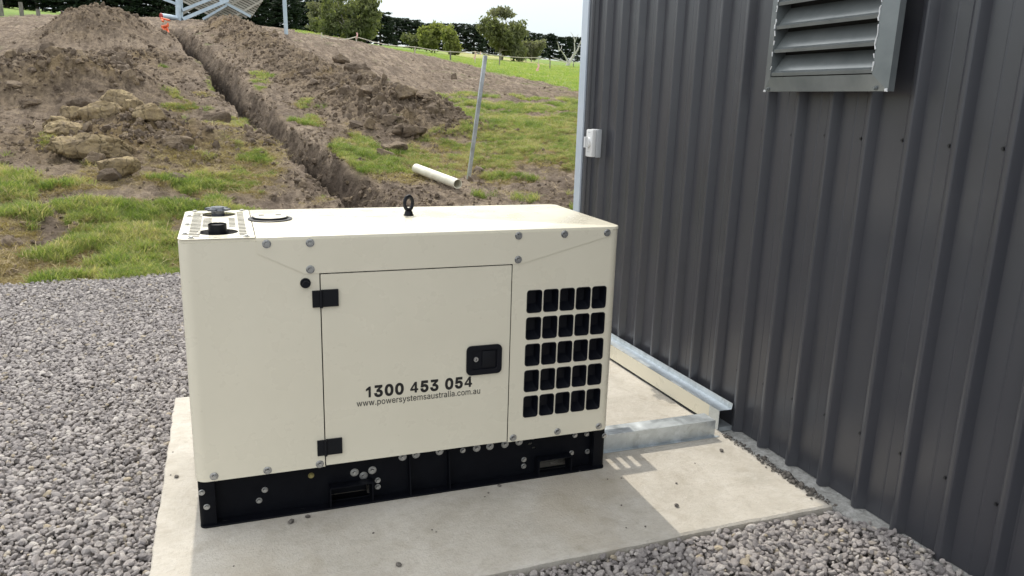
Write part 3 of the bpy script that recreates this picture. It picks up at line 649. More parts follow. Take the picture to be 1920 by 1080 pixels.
# ---------------------------------------------------------------- galvanised cable duct along the wall and cross channel
duct = thing('cable_duct', 'long galvanised sheet duct with cream side and open end along the wall foot', 'duct', (2.21, .19, 0))
HT = .094
def fx(y): return 2.222 + .0237 * (.19 - y)
def strip(bm, pts0, pts1):
    a = [bm.verts.new(p) for p in pts0]; b = [bm.verts.new(p) for p in pts1]
    for i in range(len(a) - 1): bm.faces.new((a[i], a[i + 1], b[i + 1], b[i]))
def D(x, y, z): return (x - 2.21, y - .19, z)
YA, YB = .19, 1.84
bm = bmesh.new()
for t in (0, .0015):
    strip(bm, [D(fx(YA) + t, YA, HT - t), D(wx(YA) - .042, YA, HT - t), D(wx(YA) - .036 - t, YA, HT + .027)], [D(fx(YB) + t, YB, HT - t), D(wx(YB) - .042, YB, HT - t), D(wx(YB) - .036 - t, YB, HT + .027)])
bmobj('top_flashing', bm, M['gal'], duct)
bm = bmesh.new(); box(bm, -.0, 0, 0, 0, 0, 0) if False else None
a = [D(fx(YA + .075) - .0015, YA + .075, .014), D(fx(YB) - .0015, YB, .014), D(fx(YB) - .0015, YB, HT - .001), D(fx(YA + .075) - .0015, YA + .075, HT - .001)]
vs = [bm.verts.new(p) for p in a]; vb_ = [bm.verts.new((p[0] + .0012, p[1], p[2])) for p in a]; bm.faces.new(vs); bm.faces.new(vb_[::-1])
for i in range(4): bm.faces.new((vs[i], vb_[i], vb_[(i + 1) % 4], vs[(i + 1) % 4]))
bmesh.ops.recalc_face_normals(bm, faces=bm.faces); bmobj('side_panel', bm, M['cream'], duct)
bm = bmesh.new(); prism(bm, [(0, -.002), (.075, -.002), (.075, HT - .0005), (0, HT - .0005)], D(fx(YA) - .001, YA, 0), (-.0237, 1, 0), (0, 0, 1), (1, 0, 0), .0015); bmobj('end_return', bm, M['gal'], duct)
bm = bmesh.new(); box(bm, fx(YA) + .004 - 2.21, wx(YA) - .03 - 2.21, .0, .9, .009, .0105); box(bm, fx(YA) + .004 - 2.21, wx(YA) - .03 - 2.21, .0, .0015, -.01, .009); bmobj('bottom_plate', bm, M['gal'], duct)
bm = bmesh.new(); prism(bm, [(fx(.3) + .003, .012), (wx(.3) - .022, .012), (wx(.3) - .022, HT - .004), (fx(.3) + .003, HT - .004)], D(0, .30, 0), (1, 0, 0), (0, 0, 1), (0, 1, 0), .002); bmobj('dark_interior', bm, M['gap'], duct)
for y in (.30, .62, .98, 1.4):
    bm = bmesh.new(); box(bm, -.003, .003, -.004, .004, 0, .006); bmobj('rivet', bm, M['zinc'], duct, loc=D(wx(y) - .034, y, HT + .0))
ch = thing('galvanised_channel', 'short galvanised steel channel running from the generator to the wall duct', 'channel', (1.9, .17, 0))
CH = .077
bm = bmesh.new(); x0, x1 = 1.50 - 1.9, 2.163 - 1.9
box(bm, x0, x1, -.035, -.0335, 0, CH); box(bm, x0, x1, -.0335, .052, CH - .0015, CH); box(bm, x0, x1, .0505, .052, 0, CH - .0015)
bmobj('channel_body', bm, M['gal'], ch)
bm = bmesh.new(); box(bm, x1, x1 + .0015, -.035, .052, 0, CH - .001); bmobj('end_cap', bm, M['gal'], ch)
bm = bmesh.new(); box(bm, x0, x1 + .02, -.050, -.0352, .0008, .0022); bmobj('foot_flange', bm, M['gal'], ch)

# ---------------------------------------------------------------- generator
GW, GD, GH, GB = 1.55, .64, 1.0, .172
RC = .040
gen = thing('generator', 'cream enclosed diesel generator on a black skid base with black vents', 'generator', (0, 0, 0))
T = .0025
# left wrap panel
bm = bmesh.new()
path = [(.4265, 0), (RC, 0)] + [(x, y) for x, y in arc(RC, RC, RC, 270, 180, 8)][1:] + [(0, GD - RC)] + arc(RC, GD - RC, RC, 180, 90, 8)[1:] + [(.4265, GD)]
sheet(bm, path, -T, GB, .9865)
bmesh.ops.recalc_face_normals(bm, faces=bm.faces); bmobj('side_panel', bm, M['cream'], gen, True)
# right corner wrap
bm = bmesh.new(); path = [(GW - RC, 0)] + arc(GW - RC, RC, RC, 270, 360, 8)[1:] + [(GW, GD - RC)] + arc(GW - RC, GD - RC, RC, 0, 90, 8)[1:] + [(1.1135, GD)]
sheet(bm, path, T, GB, .9865); bmesh.ops.recalc_face_normals(bm, faces=bm.faces); bmobj('side_panel', bm, M['cream'], gen, True)
# right front panel with 25 openings
vxs = [1.203 + .0668 * i for i in range(5)]; vzs = [.727 - .1043 * i for i in range(5)]
loops = [[(1.1135, GB), (GW - RC, GB), (GW - RC, .9865), (1.1135, .9865)]] + [rrect(x, z, .055, .082, .010) for x in vxs for z in vzs]
meshobj('vent_panel', plate_mesh('vent_panel', loops, T, FRONT(T / 2)), M['cream'], gen)
# door
bm = bmesh.new(); box(bm, .4305, 1.1100, -.0005, .018, .176, .8690, .0012); door = bmobj('door', bm, M['cream'], gen)
# inner black body, its colour stands in for shade behind seams and vent holes
bm = bmesh.new(); box(bm, .06, GW - .05, .055, GD - .012, GB + .012, .90); box(bm, .39, 1.15, .020, .054, GB + .012, .93); bmobj('inner_shade_body', bm, M['gap'], gen)
bm = bmesh.new(); box(bm, .4265, 1.1135, GD - .003, GD, GB, .9865); bmobj('back_panel', bm, M['cream'], gen)
bm = bmesh.new(); loops = [rrect(GW / 2, GD / 2, GW - .03, GD - .03, .03)]
me = plate_mesh('floor_pan', loops, .003, TOP(GB + .003)); meshobj('floor_pan', me, M['black'], gen)
# roof plate with rounded front edge, grille opening at the left end
GX0, GX1 = .006, .232
rl = rrect((GX1 + GW) / 2, GD / 2, GW - GX1, GD, .035)
rl = [(max(x, GX1), y) for x, y in rl]
hole = circle(.292, .383, .066, 28)
rl = []
rl += [(GX1, 0), (GW - .035, 0)] + arc(GW - .035, .035, .035, 270, 360, 8)[1:] + arc(GW - .035, GD - .035, .035, 0, 90, 8) + [(GX1, GD)]
bm = bmesh.new()
def lathe_plate(bm, loop, levels):
    cx = sum(p[0] for p in loop) / len(loop); cy = sum(p[1] for p in loop) / len(loop); R_ = []
    for ins, z in levels:
        n = len(loop); r = []
        for i in range(n):
            a = loop[i - 1]; b = loop[(i + 1) % n]; dx, dy = b[0] - a[0], b[1] - a[1]; l = math.hypot(dx, dy); r.append(bm.verts.new((loop[i][0] - dy / l * ins, loop[i][1] + dx / l * ins, z)))
        R_.append(r)
    for a, b in zip(R_, R_[1:]):
        for i in range(len(loop)): bm.faces.new((a[i], a[(i + 1) % len(loop)], b[(i + 1) % len(loop)], b[i]))
    bm.faces.new(R_[0][::-1]); bm.faces.new(R_[-1])
lathe_plate(bm, rl, [(0, .9875), (0, .996), (.001, .9983), (.004, 1.0)])
bmesh.ops.recalc_face_normals(bm, faces=bm.faces); roof = bmobj('roof', bm, M['cream'], gen, True)
# apron of the roof over the front (a folded plate with slanting ends)
bm = bmesh.new(); prism(bm, [(.233, .990), (.233, .948), (.381, .8735), (1.148, .8735), (1.505, .966), (1.512, .990)], (0, -.0022, 0), (1, 0, 0), (0, 0, 1), (0, 1, 0), .002)
bmobj('roof_apron', bm, M['cream'], gen)
# grille plate with real slots
slots = []
for i in range(18):
    y = .060 + i * .0305
    slots.append(rrect(.047, y, .034, .019, .003, 2))
    if not (.05 < y < .215 or .455 < y < .60): slots.append(rrect(.083, y, .030, .019, .003, 2)); slots.append(rrect(.165, y, .022, .019, .003, 2))
    slots.append(rrect(.196, y, .024, .019, .003, 2))
slots.append(rrect(.107, .30, .016, .0095, .003, 2)); slots.append(rrect(.129, .30, .016, .0095, .003, 2)); slots.append(rrect(.107, .34, .016, .0095, .003, 2)); slots.append(rrect(.129, .34, .016, .0095, .003, 2))
slots += [rrect(.085 + .032 * i, .026, .026, .008, .003, 2) for i in range(4)]
gl = [(GX1 - .002, 0)] + [(GX1 - .002, GD)] + arc(.03, GD - .03, .03, 90, 180, 6) + arc(.03, .03, .03, 180, 270, 6)
gl = gl[::-1]
me = plate_mesh('top_grille', [gl] + slots + [circle(.118, .130, .064, 24), circle(.118, .535, .064, 24)], .0012, TOP(.9994))
grille = meshobj('top_grille', me, M['cream'], gen)
bm = bmesh.new(); box(bm, .012, GX1 - .001, .012, GD - .012, .60, .972); bmobj('grille_shade_block', bm, M['gap'], gen)  # black block close under the slots, its colour gives their shade
bm = bmesh.new(); sheet(bm, [(GX1, .003), (RC, .003)] + [(x + .003, y + .003) for x, y in arc(RC - .003, RC - .003, RC - .003, 270, 180, 6)][1:] + [(.003, GD - .03)], -.002, .9866, .9976); bmobj('grille_rim', bm, M['cream'], gen)
# exhaust pipe stub and rain cap
bm = bmesh.new(); tube(bm, (0, 0, -.14), (0, 0, .027), .029, seg=24, cap=False); tube(bm, (0, 0, -.14), (0, 0, .022), .0275, seg=24, cap=True)
bmobj('exhaust_pipe', bm, M['plastic'], gen, True, loc=(.118, .130, 1.0))
bm = bmesh.new(); tube(bm, (0, 0, -.10), (0, 0, .016), .024, seg=20)
for k in range(4):
    a = k * PI / 2 + PI / 4; prism(bm, [(-.011, 0), (.011, 0), (.016, .044), (-.016, .044)], (0, 0, .016), (math.cos(a + PI / 2), math.sin(a + PI / 2), 0), (math.cos(a), math.sin(a), 0), (0, 0, 1), .008)
tube(bm, (0, 0, .016), (0, 0, .029), .034, .024, 16)
M['capgloss'] = mat('glossy_grey_cap', (.10, .11, .13), .16, spec=.9)
cap_ = bmobj('radiator_cap', bm, M['capgloss'], gen, loc=(.118, .535, 1.0)); cap_.rotation_euler = (0, 0, .25)
# inspection hatch disc
bm = bmesh.new()
def lathe(bm, prof, n=40):
    R_ = [[bm.verts.new((r * math.cos(2 * PI * i / n), r * math.sin(2 * PI * i / n), z)) for i in range(n)] for r, z in prof]
    for a, b in zip(R_, R_[1:]):
        for i in range(n): bm.faces.new((a[i], a[(i + 1) % n], b[(i + 1) % n], b[i]))
    bm.faces.new(R_[-1])
    return R_
lathe(bm, [(.0785, .0003), (.0785, .0035), (.076, .0045), (.066, .0045), (.066, .002)]); hb_ = bmobj('hatch_ring', bm, M['plastic'], gen, True, loc=(.298, .383, 1.0))
bm = bmesh.new(); lathe(bm, [(.0590, .0105), (.0585, .0118), (.057, .0122), (.02, .0125)]); h2 = bmobj('hatch_cap', bm, M['cream'], gen, True, loc=(.298, .383, 1.0))
bm = bmesh.new(); lathe(bm, [(.0620, .0046), (.0620, .0105), (.0600, .0110)]); bmobj('hatch_seal', bm, M['plastic'], gen, True, loc=(.298, .383, 1.0))
for s in (-1, 1):
    bm = bmesh.new(); box(bm, s * .030 - .009, s * .030 + .009, .010, .028, .0120, .0133); bmobj('finger_slot', bm, M['plastic'], h2)
# lifting eye
bm = bmesh.new()
R0, r0_ = .022, .0072
tor = [[bm.verts.new(((R0 + r0_ * math.cos(b)) * math.cos(a) * .92, r0_ * math.sin(b), (R0 + r0_ * math.cos(b)) * math.sin(a) * 1.2 + .048)) for b in np.linspace(0, 2 * PI, 10, endpoint=False)] for a in np.linspace(0, 2 * PI, 28, endpoint=False)]
for i in range(28):
    for j in range(10): bm.faces.new((tor[i][j], tor[(i + 1) % 28][j], tor[(i + 1) % 28][(j + 1) % 10], tor[i][(j + 1) % 10]))
tube(bm, (0, 0, .004), (0, 0, .018), .018, .014, 20); tube(bm, (0, 0, .0003), (0, 0, .004), .020, seg=20)
bmesh.ops.recalc_face_normals(bm, faces=bm.faces); eye = bmobj('lifting_eye', bm, M['plastic'], gen, True, loc=(.819, .395, 1.0)); eye.rotation_euler = (0, 0, .5)
# bolts
def bolt_bm(rw, rh, hh):
    bm = bmesh.new()
    tube(bm, (0, 0, 0), (0, -.0006, 0), max(rw, rh * 1.12) * 1.12, seg=20); nd = len(bm.faces)  # black disc behind the bolt, a painted shadow ring
    if rw: tube(bm, (0, -.0005, 0), (0, -.0022, 0), rw, rw * .9, 20)
    tube(bm, (0, -.0020, 0), (0, -.0022 - hh * .35, 0), rh * 1.12, seg=14) if rw else None
    tube(bm, (0, -.002, 0), (0, -.002 - hh, 0), rh, rh * .9, 6)
    bm.faces.ensure_lookup_table()
    for f in bm.faces[:nd]: f.material_index = 1
    return bm
b_can = bmobj('bolt', bolt_bm(.0128, .0078, .007), M['zinc'], gen, loc=(.264, -.0022, .978))
def put(src, x, y, z):
    o = copyme(src, gen, (x, y, z), (0, random.uniform(0, 1), 0)); return o
for x, z, yy in ((.400, .977, -.0022), (.398, .888, -.0022), (1.133, .889, -.0022), (1.132, .977, -.0022), (1.313, .977, -.0022), (1.489, .977, -.0022), (.060, .190, 0), (.232, .186, 0), (.408, .184, 0), (1.136, .188, 0), (1.322, .190, 0), (1.503, .190, 0)):
    put(b_can, x, yy, z)
b_big = bmobj('bolt', bolt_bm(.0135, .0080, .007), M['zinc'], gen, loc=(.535, .044, .111))
for x, z in ((.568, .093), (.600, .110), (.714, .147), (.765, .150), (.856, .150), (1.058, .143), (1.004, .143), (1.120, .143), (1.179, .146)): put(b_big, x, .0445, z)
b_hex = bmobj('bolt', bolt_bm(.0096, .0078, .006), M['zinc'], gen, loc=(.221, .0445, .091))
for x, z, y in ((.200, .053, .0445), (.620, .066, .0445), (.620, .040, .0445), (.948, .141, .0445), (1.202, .066, .0445), (1.202, .038, .0445), (1.409, .066, .0445), (1.481, .062, .0445), (1.421, .142, .0445), (1.474, .141, .0445), (.017, .132, .0095), (.030, .076, .0095), (1.536, .140, .0095)): put(b_hex, x, y, z)
for q in (b_can, b_big, b_hex): q.data.materials.append(M['gap'])
bb_ = put(b_hex, .381, .0445, .122); bb_.data = bb_.data.copy(); bb_.data.materials.clear(); bb_.data.materials.append(M['brass']); bb_.data.materials.append(M['gap'])
# tiny screws on the grille
bm = bmesh.new(); tube(bm, (0, 0, 0), (0, 0, .005), .007, seg=6); tube(bm, (0, 0, -.0), (0, 0, .0018), .011, seg=14)
gs0 = bmobj('grille_screw', bm, M['zinc'], gen, loc=(.040, .024, 1.0005))
for x, y in ((.019, .10), (.019, .30), (.019, .50), (.035, GD - .02), (.205, GD - .02), (.205, .024)): copyme(gs0, gen, (x, y, 1.0005))
# door hardware
def hinge(z):
    h = None; bm = bmesh.new(); box(bm, .401, .4275, -.0065, -.0005, z - .029, z + .029, .0012)
    box(bm, .4315, .487, -.0085, -.0008, z - .028, z + .031, .0012); tube(bm, (.4295, -.009, z - .030), (.4295, -.009, z + .030), .0055, seg=12)
    return bmobj('hinge', bm, M['hinge'], door)
hinge(.786); hinge(.246)
bm = bmesh.new(); tube(bm, (0, 0, 0), (0, -.006, 0), .0175, .0165, 24); tube(bm, (0, -.006, 0), (0, -.022, 0), .0115, .0105, 20); bmobj('rubber_knob', bm, M['plastic'], gen, True, loc=(.381, 0, .842))
# latch: rounded frame, recessed pan, paddle, keylock
lx, lz = 1.010, .518; Lw, Lh = .136, .112
loops = [rrect(lx, lz, Lw, Lh, .018), rrect(lx, lz + .002, Lw - .038, Lh - .034, .008)]
latch = meshobj('latch_frame', plate_mesh('latch_frame', loops, .008, FRONT(-.0045)), M['plastic'], door)
bm = bmesh.new(); box(bm, lx - .05, lx + .05, -.0016, -.0006, lz - .038, lz + .042); bmobj('latch_pan', bm, M['plastic'], latch)
bm = bmesh.new(); box(bm, lx - .008, lx + .043, -.0068, -.0018, lz - .030, lz + .034, .002); bmobj('latch_paddle', bm, M['hinge'], latch, True)
bm = bmesh.new(); tube(bm, (lx - .032, -.0018, lz + .004), (lx - .032, -.0075, lz + .004), .0090, seg=20); bmobj('keylock', bm, M['zinc'], latch, True)
bm = bmesh.new(); box(bm, lx - .0335, lx - .0305, -.0082, -.0076, lz - .001, lz + .008); bmobj('keyhole', bm, M['ink'], latch)
# vent inserts
bm = bmesh.new()
def ring(w_, h_, r, y, dz=0): return [bm.verts.new((p[0], y, p[1])) for p in rrect(0, dz, w_, h_, r)]
R_ = [ring(.0610, .0880, .011, -.0003), ring(.0605, .0875, .011, -.0022), ring(.0560, .0830, .0095, -.0024), ring(.0530, .0800, .008, .001), ring(.040, .052, .004, .036, .009)]
for a, b in zip(R_, R_[1:]):
    for i in range(len(a)): bm.faces.new((a[i], a[(i + 1) % len(a)], b[(i + 1) % len(a)], b[i]))
bm.faces.new(R_[-1]); bmesh.ops.recalc_face_normals(bm, faces=bm.faces)
v0 = None
for x in vxs:
    for z in vzs:
        if v0 is None: v0 = bmobj('vent_insert', bm, M['plastic'], gen, True, loc=(x, -.0002, z))
        else: copyme(v0, gen, (x, -.0002, z))
# lettering
GLYPH = {"1":[400,[[268,0,206,0,206,395,80,330,80,398,222,509,268,509]]],"3":[453,[[218,-7,188,-5,159,1,133,10,108,22,88,38,70,57,57,79,48,104,44,132,109,132,112,115,118,100,126,87,137,76,150,66,165,59,182,54,200,51,219,50,239,51,258,55,275,61,291,69,304,80,315,93,323,108,328,125,329,145,328,163,323,180,316,196,306,211,292,223,275,234,254,241,229,246,201,248,157,248,157,299,288,448,70,452,70,509,372,509,372,461,211,278,247,290,279,286,308,276,333,262,354,244,371,222,383,198,391,173,393,145,390,116,383,90,370,66,354,45,333,27,309,12,281,2,251,-5]]],"0":[453,[[227,-7,191,-3,158,7,130,24,105,48,85,77,69,113,57,155,50,202,48,254,50,306,57,353,69,395,85,431,106,461,130,484,159,502,191,512,227,516,262,512,295,502,323,484,348,461,368,431,384,395,396,353,403,306,405,254,403,202,396,155,384,113,368,77,348,48,323,24,295,7,263,-3],[227,50,250,52,271,60,290,74,306,92,320,116,330,144,338,176,342,213,344,254,342,295,338,332,330,365,320,393,306,416,290,435,271,449,250,457,227,460,203,457,182,449,163,435,147,416,134,393,123,365,115,332,111,295,109,254,111,213,115,176,123,144,134,116,147,92,163,74,182,60,203,52]]]," ":[188,[]],"4":[453,[[40,105,40,158,247,509,311,509,109,166,413,163,413,105],[282,0,282,121,282,146,282,318,343,318,343,0]]],"5":[453,[[221,-7,192,-5,165,1,140,11,118,25,99,41,83,60,71,82,63,105,60,130,122,130,125,115,130,102,138,89,148,78,160,68,173,60,188,54,204,51,221,50,241,51,259,56,276,64,291,75,304,89,314,104,322,122,326,141,328,162,326,183,321,203,314,221,303,237,290,251,275,262,257,270,238,275,218,277,201,276,184,273,167,268,152,262,139,255,128,246,67,253,96,509,366,509,366,452,151,452,134,301,148,311,162,318,178,325,194,330,212,333,229,334,252,332,274,328,294,321,313,311,330,299,345,285,358,269,370,251,379,231,386,210,390,187,391,163,388,132,381,102,369,76,352,52,332,32,309,15,282,3,253,-4]]],"w":[567,[[138,0,23,379,87,379,133,214,140,190,147,164,154,137,161,107,168,75,175,41,172,74,179,105,186,135,192,163,199,189,206,214,252,379,316,379,362,214,368,189,375,163,382,136,388,106,395,75,402,41,399,75,406,106,413,135,420,163,427,189,434,214,480,379,545,379,429,0,368,0,319,172,314,189,309,207,305,225,300,243,295,262,291,280,286,299,281,318,277,338,291,338,286,319,281,299,277,280,272,262,267,243,263,225,258,207,253,189,248,172,199,0]]],"p":[424,[[53,-143,53,379,112,379,112,319,123,327,137,346,147,355,158,364,171,373,188,379,207,383,229,384,259,382,287,374,313,361,335,342,354,320,370,293,381,261,388,227,390,189,388,151,381,116,370,84,355,57,336,34,313,16,288,3,260,-6,229,-8,208,-7,189,-3,173,4,159,12,147,21,138,31,130,41,118,59,114,-143],[220,47,242,49,262,55,279,66,294,80,306,97,316,117,323,139,327,163,328,189,327,215,323,239,316,261,307,281,295,298,280,311,262,322,243,328,220,330,198,328,178,322,161,312,147,299,134,282,125,263,118,241,114,216,113,189,114,162,118,138,125,115,135,95,147,78,162,65,179,55,198,49]]],"o":[415,[[207,-8,174,-5,144,3,117,16,93,35,72,58,56,85,44,116,37,150,34,187,37,225,44,260,56,291,72,318,93,341,117,360,144,374,174,382,207,384,241,382,271,374,299,360,323,341,343,318,359,291,371,260,379,225,381,187,379,150,371,116,359,85,343,58,323,35,299,16,271,3,241,-5],[207,46,231,49,252,55,270,66,285,80,298,97,307,117,314,139,318,163,319,187,318,212,314,236,307,258,298,278,285,296,270,310,252,321,231,328,207,330,184,328,163,321,145,310,130,296,118,278,108,258,102,236,98,212,96,187,98,163,102,139,108,117,118,97,130,80,145,66,163,55,184,49]]],"e":[404,[[212,-8,177,-5,145,3,117,16,92,35,72,58,56,85,44,116,37,150,34,187,36,224,44,258,55,290,71,317,91,340,115,359,142,373,172,382,205,384,226,383,246,380,266,374,285,366,303,355,319,341,334,324,347,305,357,282,365,256,370,227,371,194,371,169,75,169,75,221,338,221,310,202,308,226,304,248,298,269,288,286,277,301,263,314,246,323,227,328,205,330,183,328,164,323,146,313,131,301,119,286,109,270,102,251,97,231,96,211,96,178,98,151,102,127,110,106,121,88,135,73,151,61,169,53,190,48,212,46,227,47,241,49,254,53,265,58,276,65,285,73,294,82,300,93,306,105,365,91,358,72,348,55,335,39,320,26,302,14,283,4,261,-3,237,-7]]],"r":[259,[[53,0,53,379,112,379,112,321,124,339,137,354,152,367,171,377,191,383,213,385,229,384,243,384,243,322,230,324,215,326,190,324,174,321,159,315,146,306,135,296,126,284,119,269,115,254,114,237,114,0]]],"s":[365,[[182,-8,157,-7,133,-3,112,3,93,12,76,24,62,38,50,54,41,73,36,94,94,107,101,87,111,72,124,60,141,52,160,47,181,45,206,47,227,53,244,62,258,74,265,88,268,103,266,115,254,136,243,144,229,150,212,155,149,170,118,180,92,192,72,208,58,227,50,249,47,274,49,295,55,314,65,332,79,347,95,360,115,370,137,378,161,383,187,384,212,383,234,379,254,372,271,363,286,352,299,339,309,324,318,308,324,290,268,277,262,291,254,304,243,316,228,325,210,331,187,333,166,331,147,326,131,317,119,305,111,292,109,277,110,264,115,253,124,243,136,235,152,229,172,223,229,209,261,200,287,187,306,171,320,153,328,131,331,107,329,85,323,65,312,47,298,31,281,18,260,6,236,-2,210,-7]]],"y":[389,[[47,-139,61,-86,83,-89,104,-89,122,-81,138,-64,145,-51,151,-36,163,-1,17,379,84,379,165,155,173,132,180,109,187,87,193,64,199,42,206,21,184,21,190,42,196,64,202,87,209,110,216,132,224,155,305,379,371,379,204,-58,196,-77,187,-93,177,-107,165,-119,153,-128,139,-136,125,-141,109,-144,91,-145,73,-144,57,-142]]],"t":[227,[[204,379,204,327,6,327,6,379],[65,471,126,471,126,98,127,83,130,70,144,55,156,51,170,50,185,51,202,54,213,2,200,-2,184,-3,168,-4,138,-1,113,7,92,21,77,41,68,64,65,93]]],"m":[610,[[53,0,53,379,112,379,112,295,114,314,122,331,132,346,144,358,158,368,172,376,187,382,203,385,219,386,245,383,268,375,287,361,303,342,314,320,321,295,318,312,326,329,337,343,350,356,364,366,381,375,398,381,417,385,437,386,458,385,478,380,497,372,514,361,529,346,541,328,550,307,555,283,557,255,557,0,496,0,496,254,493,279,485,298,473,313,456,323,438,329,419,330,402,329,387,326,374,320,363,312,353,302,345,290,340,277,336,263,335,247,335,0,274,0,274,260,272,280,265,297,253,311,238,322,220,328,199,330,185,329,171,326,158,320,145,312,135,302,126,289,119,274,115,257,114,238,114,0]]],"a":[389,[[160,-9,137,-7,115,-3,94,5,76,15,60,29,48,45,38,63,32,84,30,108,32,128,36,146,43,161,53,174,64,184,78,193,92,200,108,206,125,211,143,214,161,217,178,220,200,223,218,225,234,227,247,229,265,235,274,246,275,272,272,285,267,297,260,307,251,315,240,322,227,327,212,330,196,331,178,330,163,327,149,322,137,316,127,309,118,301,104,283,41,291,51,313,64,331,79,346,95,358,114,368,133,375,153,380,173,383,194,384,208,384,223,382,239,379,255,375,271,369,286,360,300,350,312,336,322,320,330,301,335,278,337,251,337,0,277,0,277,52,267,43,252,25,242,16,229,8,215,1,199,-4,181,-7],[170,45,192,47,211,51,228,59,242,68,254,80,263,93,270,108,274,122,276,138,276,190,259,182,241,178,221,174,200,171,182,169,161,166,147,163,134,159,122,153,112,147,97,130,93,118,92,105,93,93,102,72,119,57,130,52,142,48,156,46]]],"u":[410,[[182,-5,158,-3,135,2,115,11,97,23,82,39,69,59,60,82,54,109,53,139,53,379,114,379,114,144,116,117,124,94,137,75,154,61,175,53,200,50,218,51,234,55,249,62,263,71,274,83,283,97,290,113,295,132,296,153,296,379,357,379,357,0,298,0,298,92,294,60,277,35,257,17,234,5,209,-3]]],"l":[189,[[139,-2,112,0,91,8,74,20,62,37,55,59,53,84,53,509,114,509,114,99,114,83,117,71,126,57,146,52,160,53,181,3,169,0,154,-2]]],"i":[167,[[53,0,53,379,114,379,114,0],[84,443,63,448,47,463,41,483,47,504,63,518,84,524,105,518,121,504,126,483,121,463,105,448]]],"c":[396,[[207,-8,174,-5,144,3,117,16,93,35,72,58,56,85,44,116,37,150,34,187,37,225,44,260,56,291,72,318,93,341,117,360,144,374,174,382,207,384,226,384,243,381,260,377,276,371,291,364,305,356,318,346,330,335,340,322,349,308,356,293,362,277,303,262,295,281,284,297,270,311,252,321,231,328,207,330,184,328,163,321,145,310,130,296,118,278,108,258,102,236,98,212,96,187,98,163,102,139,108,117,118,97,130,80,145,66,163,55,184,49,207,46,220,47,243,52,262,60,279,73,292,89,301,107,363,102,357,86,350,70,341,56,331,43,319,32,306,21,292,12,277,5,261,-1,244,-5,226,-7]]],".":[188,[[95,-4,83,-3,63,9,55,18,50,41,51,53,63,73,73,81,95,87,107,85,128,73,135,64,141,41,140,29,128,9,118,1]]]}
def text_mesh(name, body, x0, x1, z0, ys, bold, parent):
    loops = []; x = 0; 
    for ch in body:
        adv, LL = GLYPH[ch]; bd = bold
        if bold > 10 and ch in '14': adv, LL = {'1': (400, [[300, -12, 190, -12, 190, 352, 62, 296, 62, 398, 222, 521, 300, 521]]), '4': (450, [[232, -12, 345, -12, 345, 98, 410, 98, 410, 192, 345, 192, 345, 521, 238, 521, 6, 184, 6, 98, 232, 98], [232, 192, 112, 192, 232, 362]])}[ch]; bd = 0
        for L in LL:
            pts = np.array(L, float).reshape(-1, 2); n = len(pts)
            if bd:
                a = np.roll(pts, 1, 0); b = np.roll(pts, -1, 0); e1 = pts - a; e2 = b - pts; e1 /= np.hypot(*e1.T)[:, None] + 1e-9; e2 /= np.hypot(*e2.T)[:, None] + 1e-9
                nn = np.stack([-(e1 + e2)[:, 1], (e1 + e2)[:, 0]], 1); l = np.hypot(*nn.T)[:, None] + 1e-9; nn = nn / l * np.minimum(2 / l, 1.5)
                pts = pts + nn * bd
            loops.append(pts + [x, 0])
        x += adv + (bold * 1.5 if bold else 0)
    A = np.concatenate(loops); a = A[:, 0].min(); b = A[:, 0].max(); sx = (x1 - x0) / (b - a)
    loops = [[(x0 + (p[0] - a) * sx, z0 + p[1] * ys) for p in L] for L in loops]
    return meshobj(name, plate_mesh(name, loops, .0004, FRONT(-.0010)), M['ink'], parent)
text_mesh('phone_number', '1300 453 054', .574, .966, .4165, .0000765, 39, door)
text_mesh('web_address', 'www.powersystemsaustralia.com.au', .541, .998, .3855, .000043, 5, door)
# skid base
bm = bmesh.new()
SB = GB - .002
wloops = [[(.055, .006), (1.495, .006), (1.495, SB), (.055, SB)], [(.450, .010), (.588, .010), (.588, .070), (.450, .070)], [(1.262, .008), (1.385, .008), (1.385, .062), (1.262, .062)],
          rrect(1.240, .149, .016, .0085, .004, 3), rrect(1.227, .130, .016, .0085, .004, 3), rrect(1.242, .111, .016, .0085, .004, 3)]
skid = meshobj('skid_rail', plate_mesh('skid_rail', wloops, .004, FRONT(.047)), M['black'], gen)
bl_ = [[(.055, .006), (1.05, .006), (1.05, .12), (1.45, .12), (1.45, .006), (1.495, .006), (1.495, SB), (.055, SB)], rrect(1.24, .145, .2, .03, .004, 2)]
meshobj('skid_rail', plate_mesh('skid_rail', bl_, .004, FRONT(GD - .047)), M['black'], gen)
bm = bmesh.new()
fl = arc(.028, .022, .022, 180, 270, 6) + arc(GW - .028, .022, .022, 270, 360, 6) + [(GW - .006, .070), (.006, .070)]
me = plate_mesh('skid_flange', [fl] + [rrect(x, .024, .016, .008, .004, 3) for x in (.085, .345, .83, 1.10, 1.44)], .006, TOP(.003)); meshobj('skid_flange', me, M['black'], gen)
bm = bmesh.new()
for s in (0, 1):
    f = (lambda x: x) if s == 0 else (lambda x: GW - x)
    pth = [(f(.055), .012), (f(.02), .012)] + [(f(x), y) for x, y in arc(.022, .028, .016, 270, 180, 5)][1:] + [(f(.006), GD - .012)]
    b2 = bmesh.new(); sheet(b2, pth, -.004 if s == 0 else .004, .006, SB); bmesh.ops.recalc_face_normals(b2, faces=b2.faces); bmobj('skid_end', b2, M['black'], gen, True)
    b2 = bmesh.new(); box(b2, min(f(.055), f(.059)), max(f(.055), f(.059)), .010, .0445, .0062, SB); bmobj('gusset', b2, M['black'], gen)
for x in (.735, .887): b2 = bmesh.new(); prism(b2, [(.006, .0062), (.0445, .0062), (.0445, SB), (.034, SB)], (x, 0, 0), (0, 1, 0), (0, 0, 1), (1, 0, 0), .004); bmobj('gusset', b2, M['black'], gen)
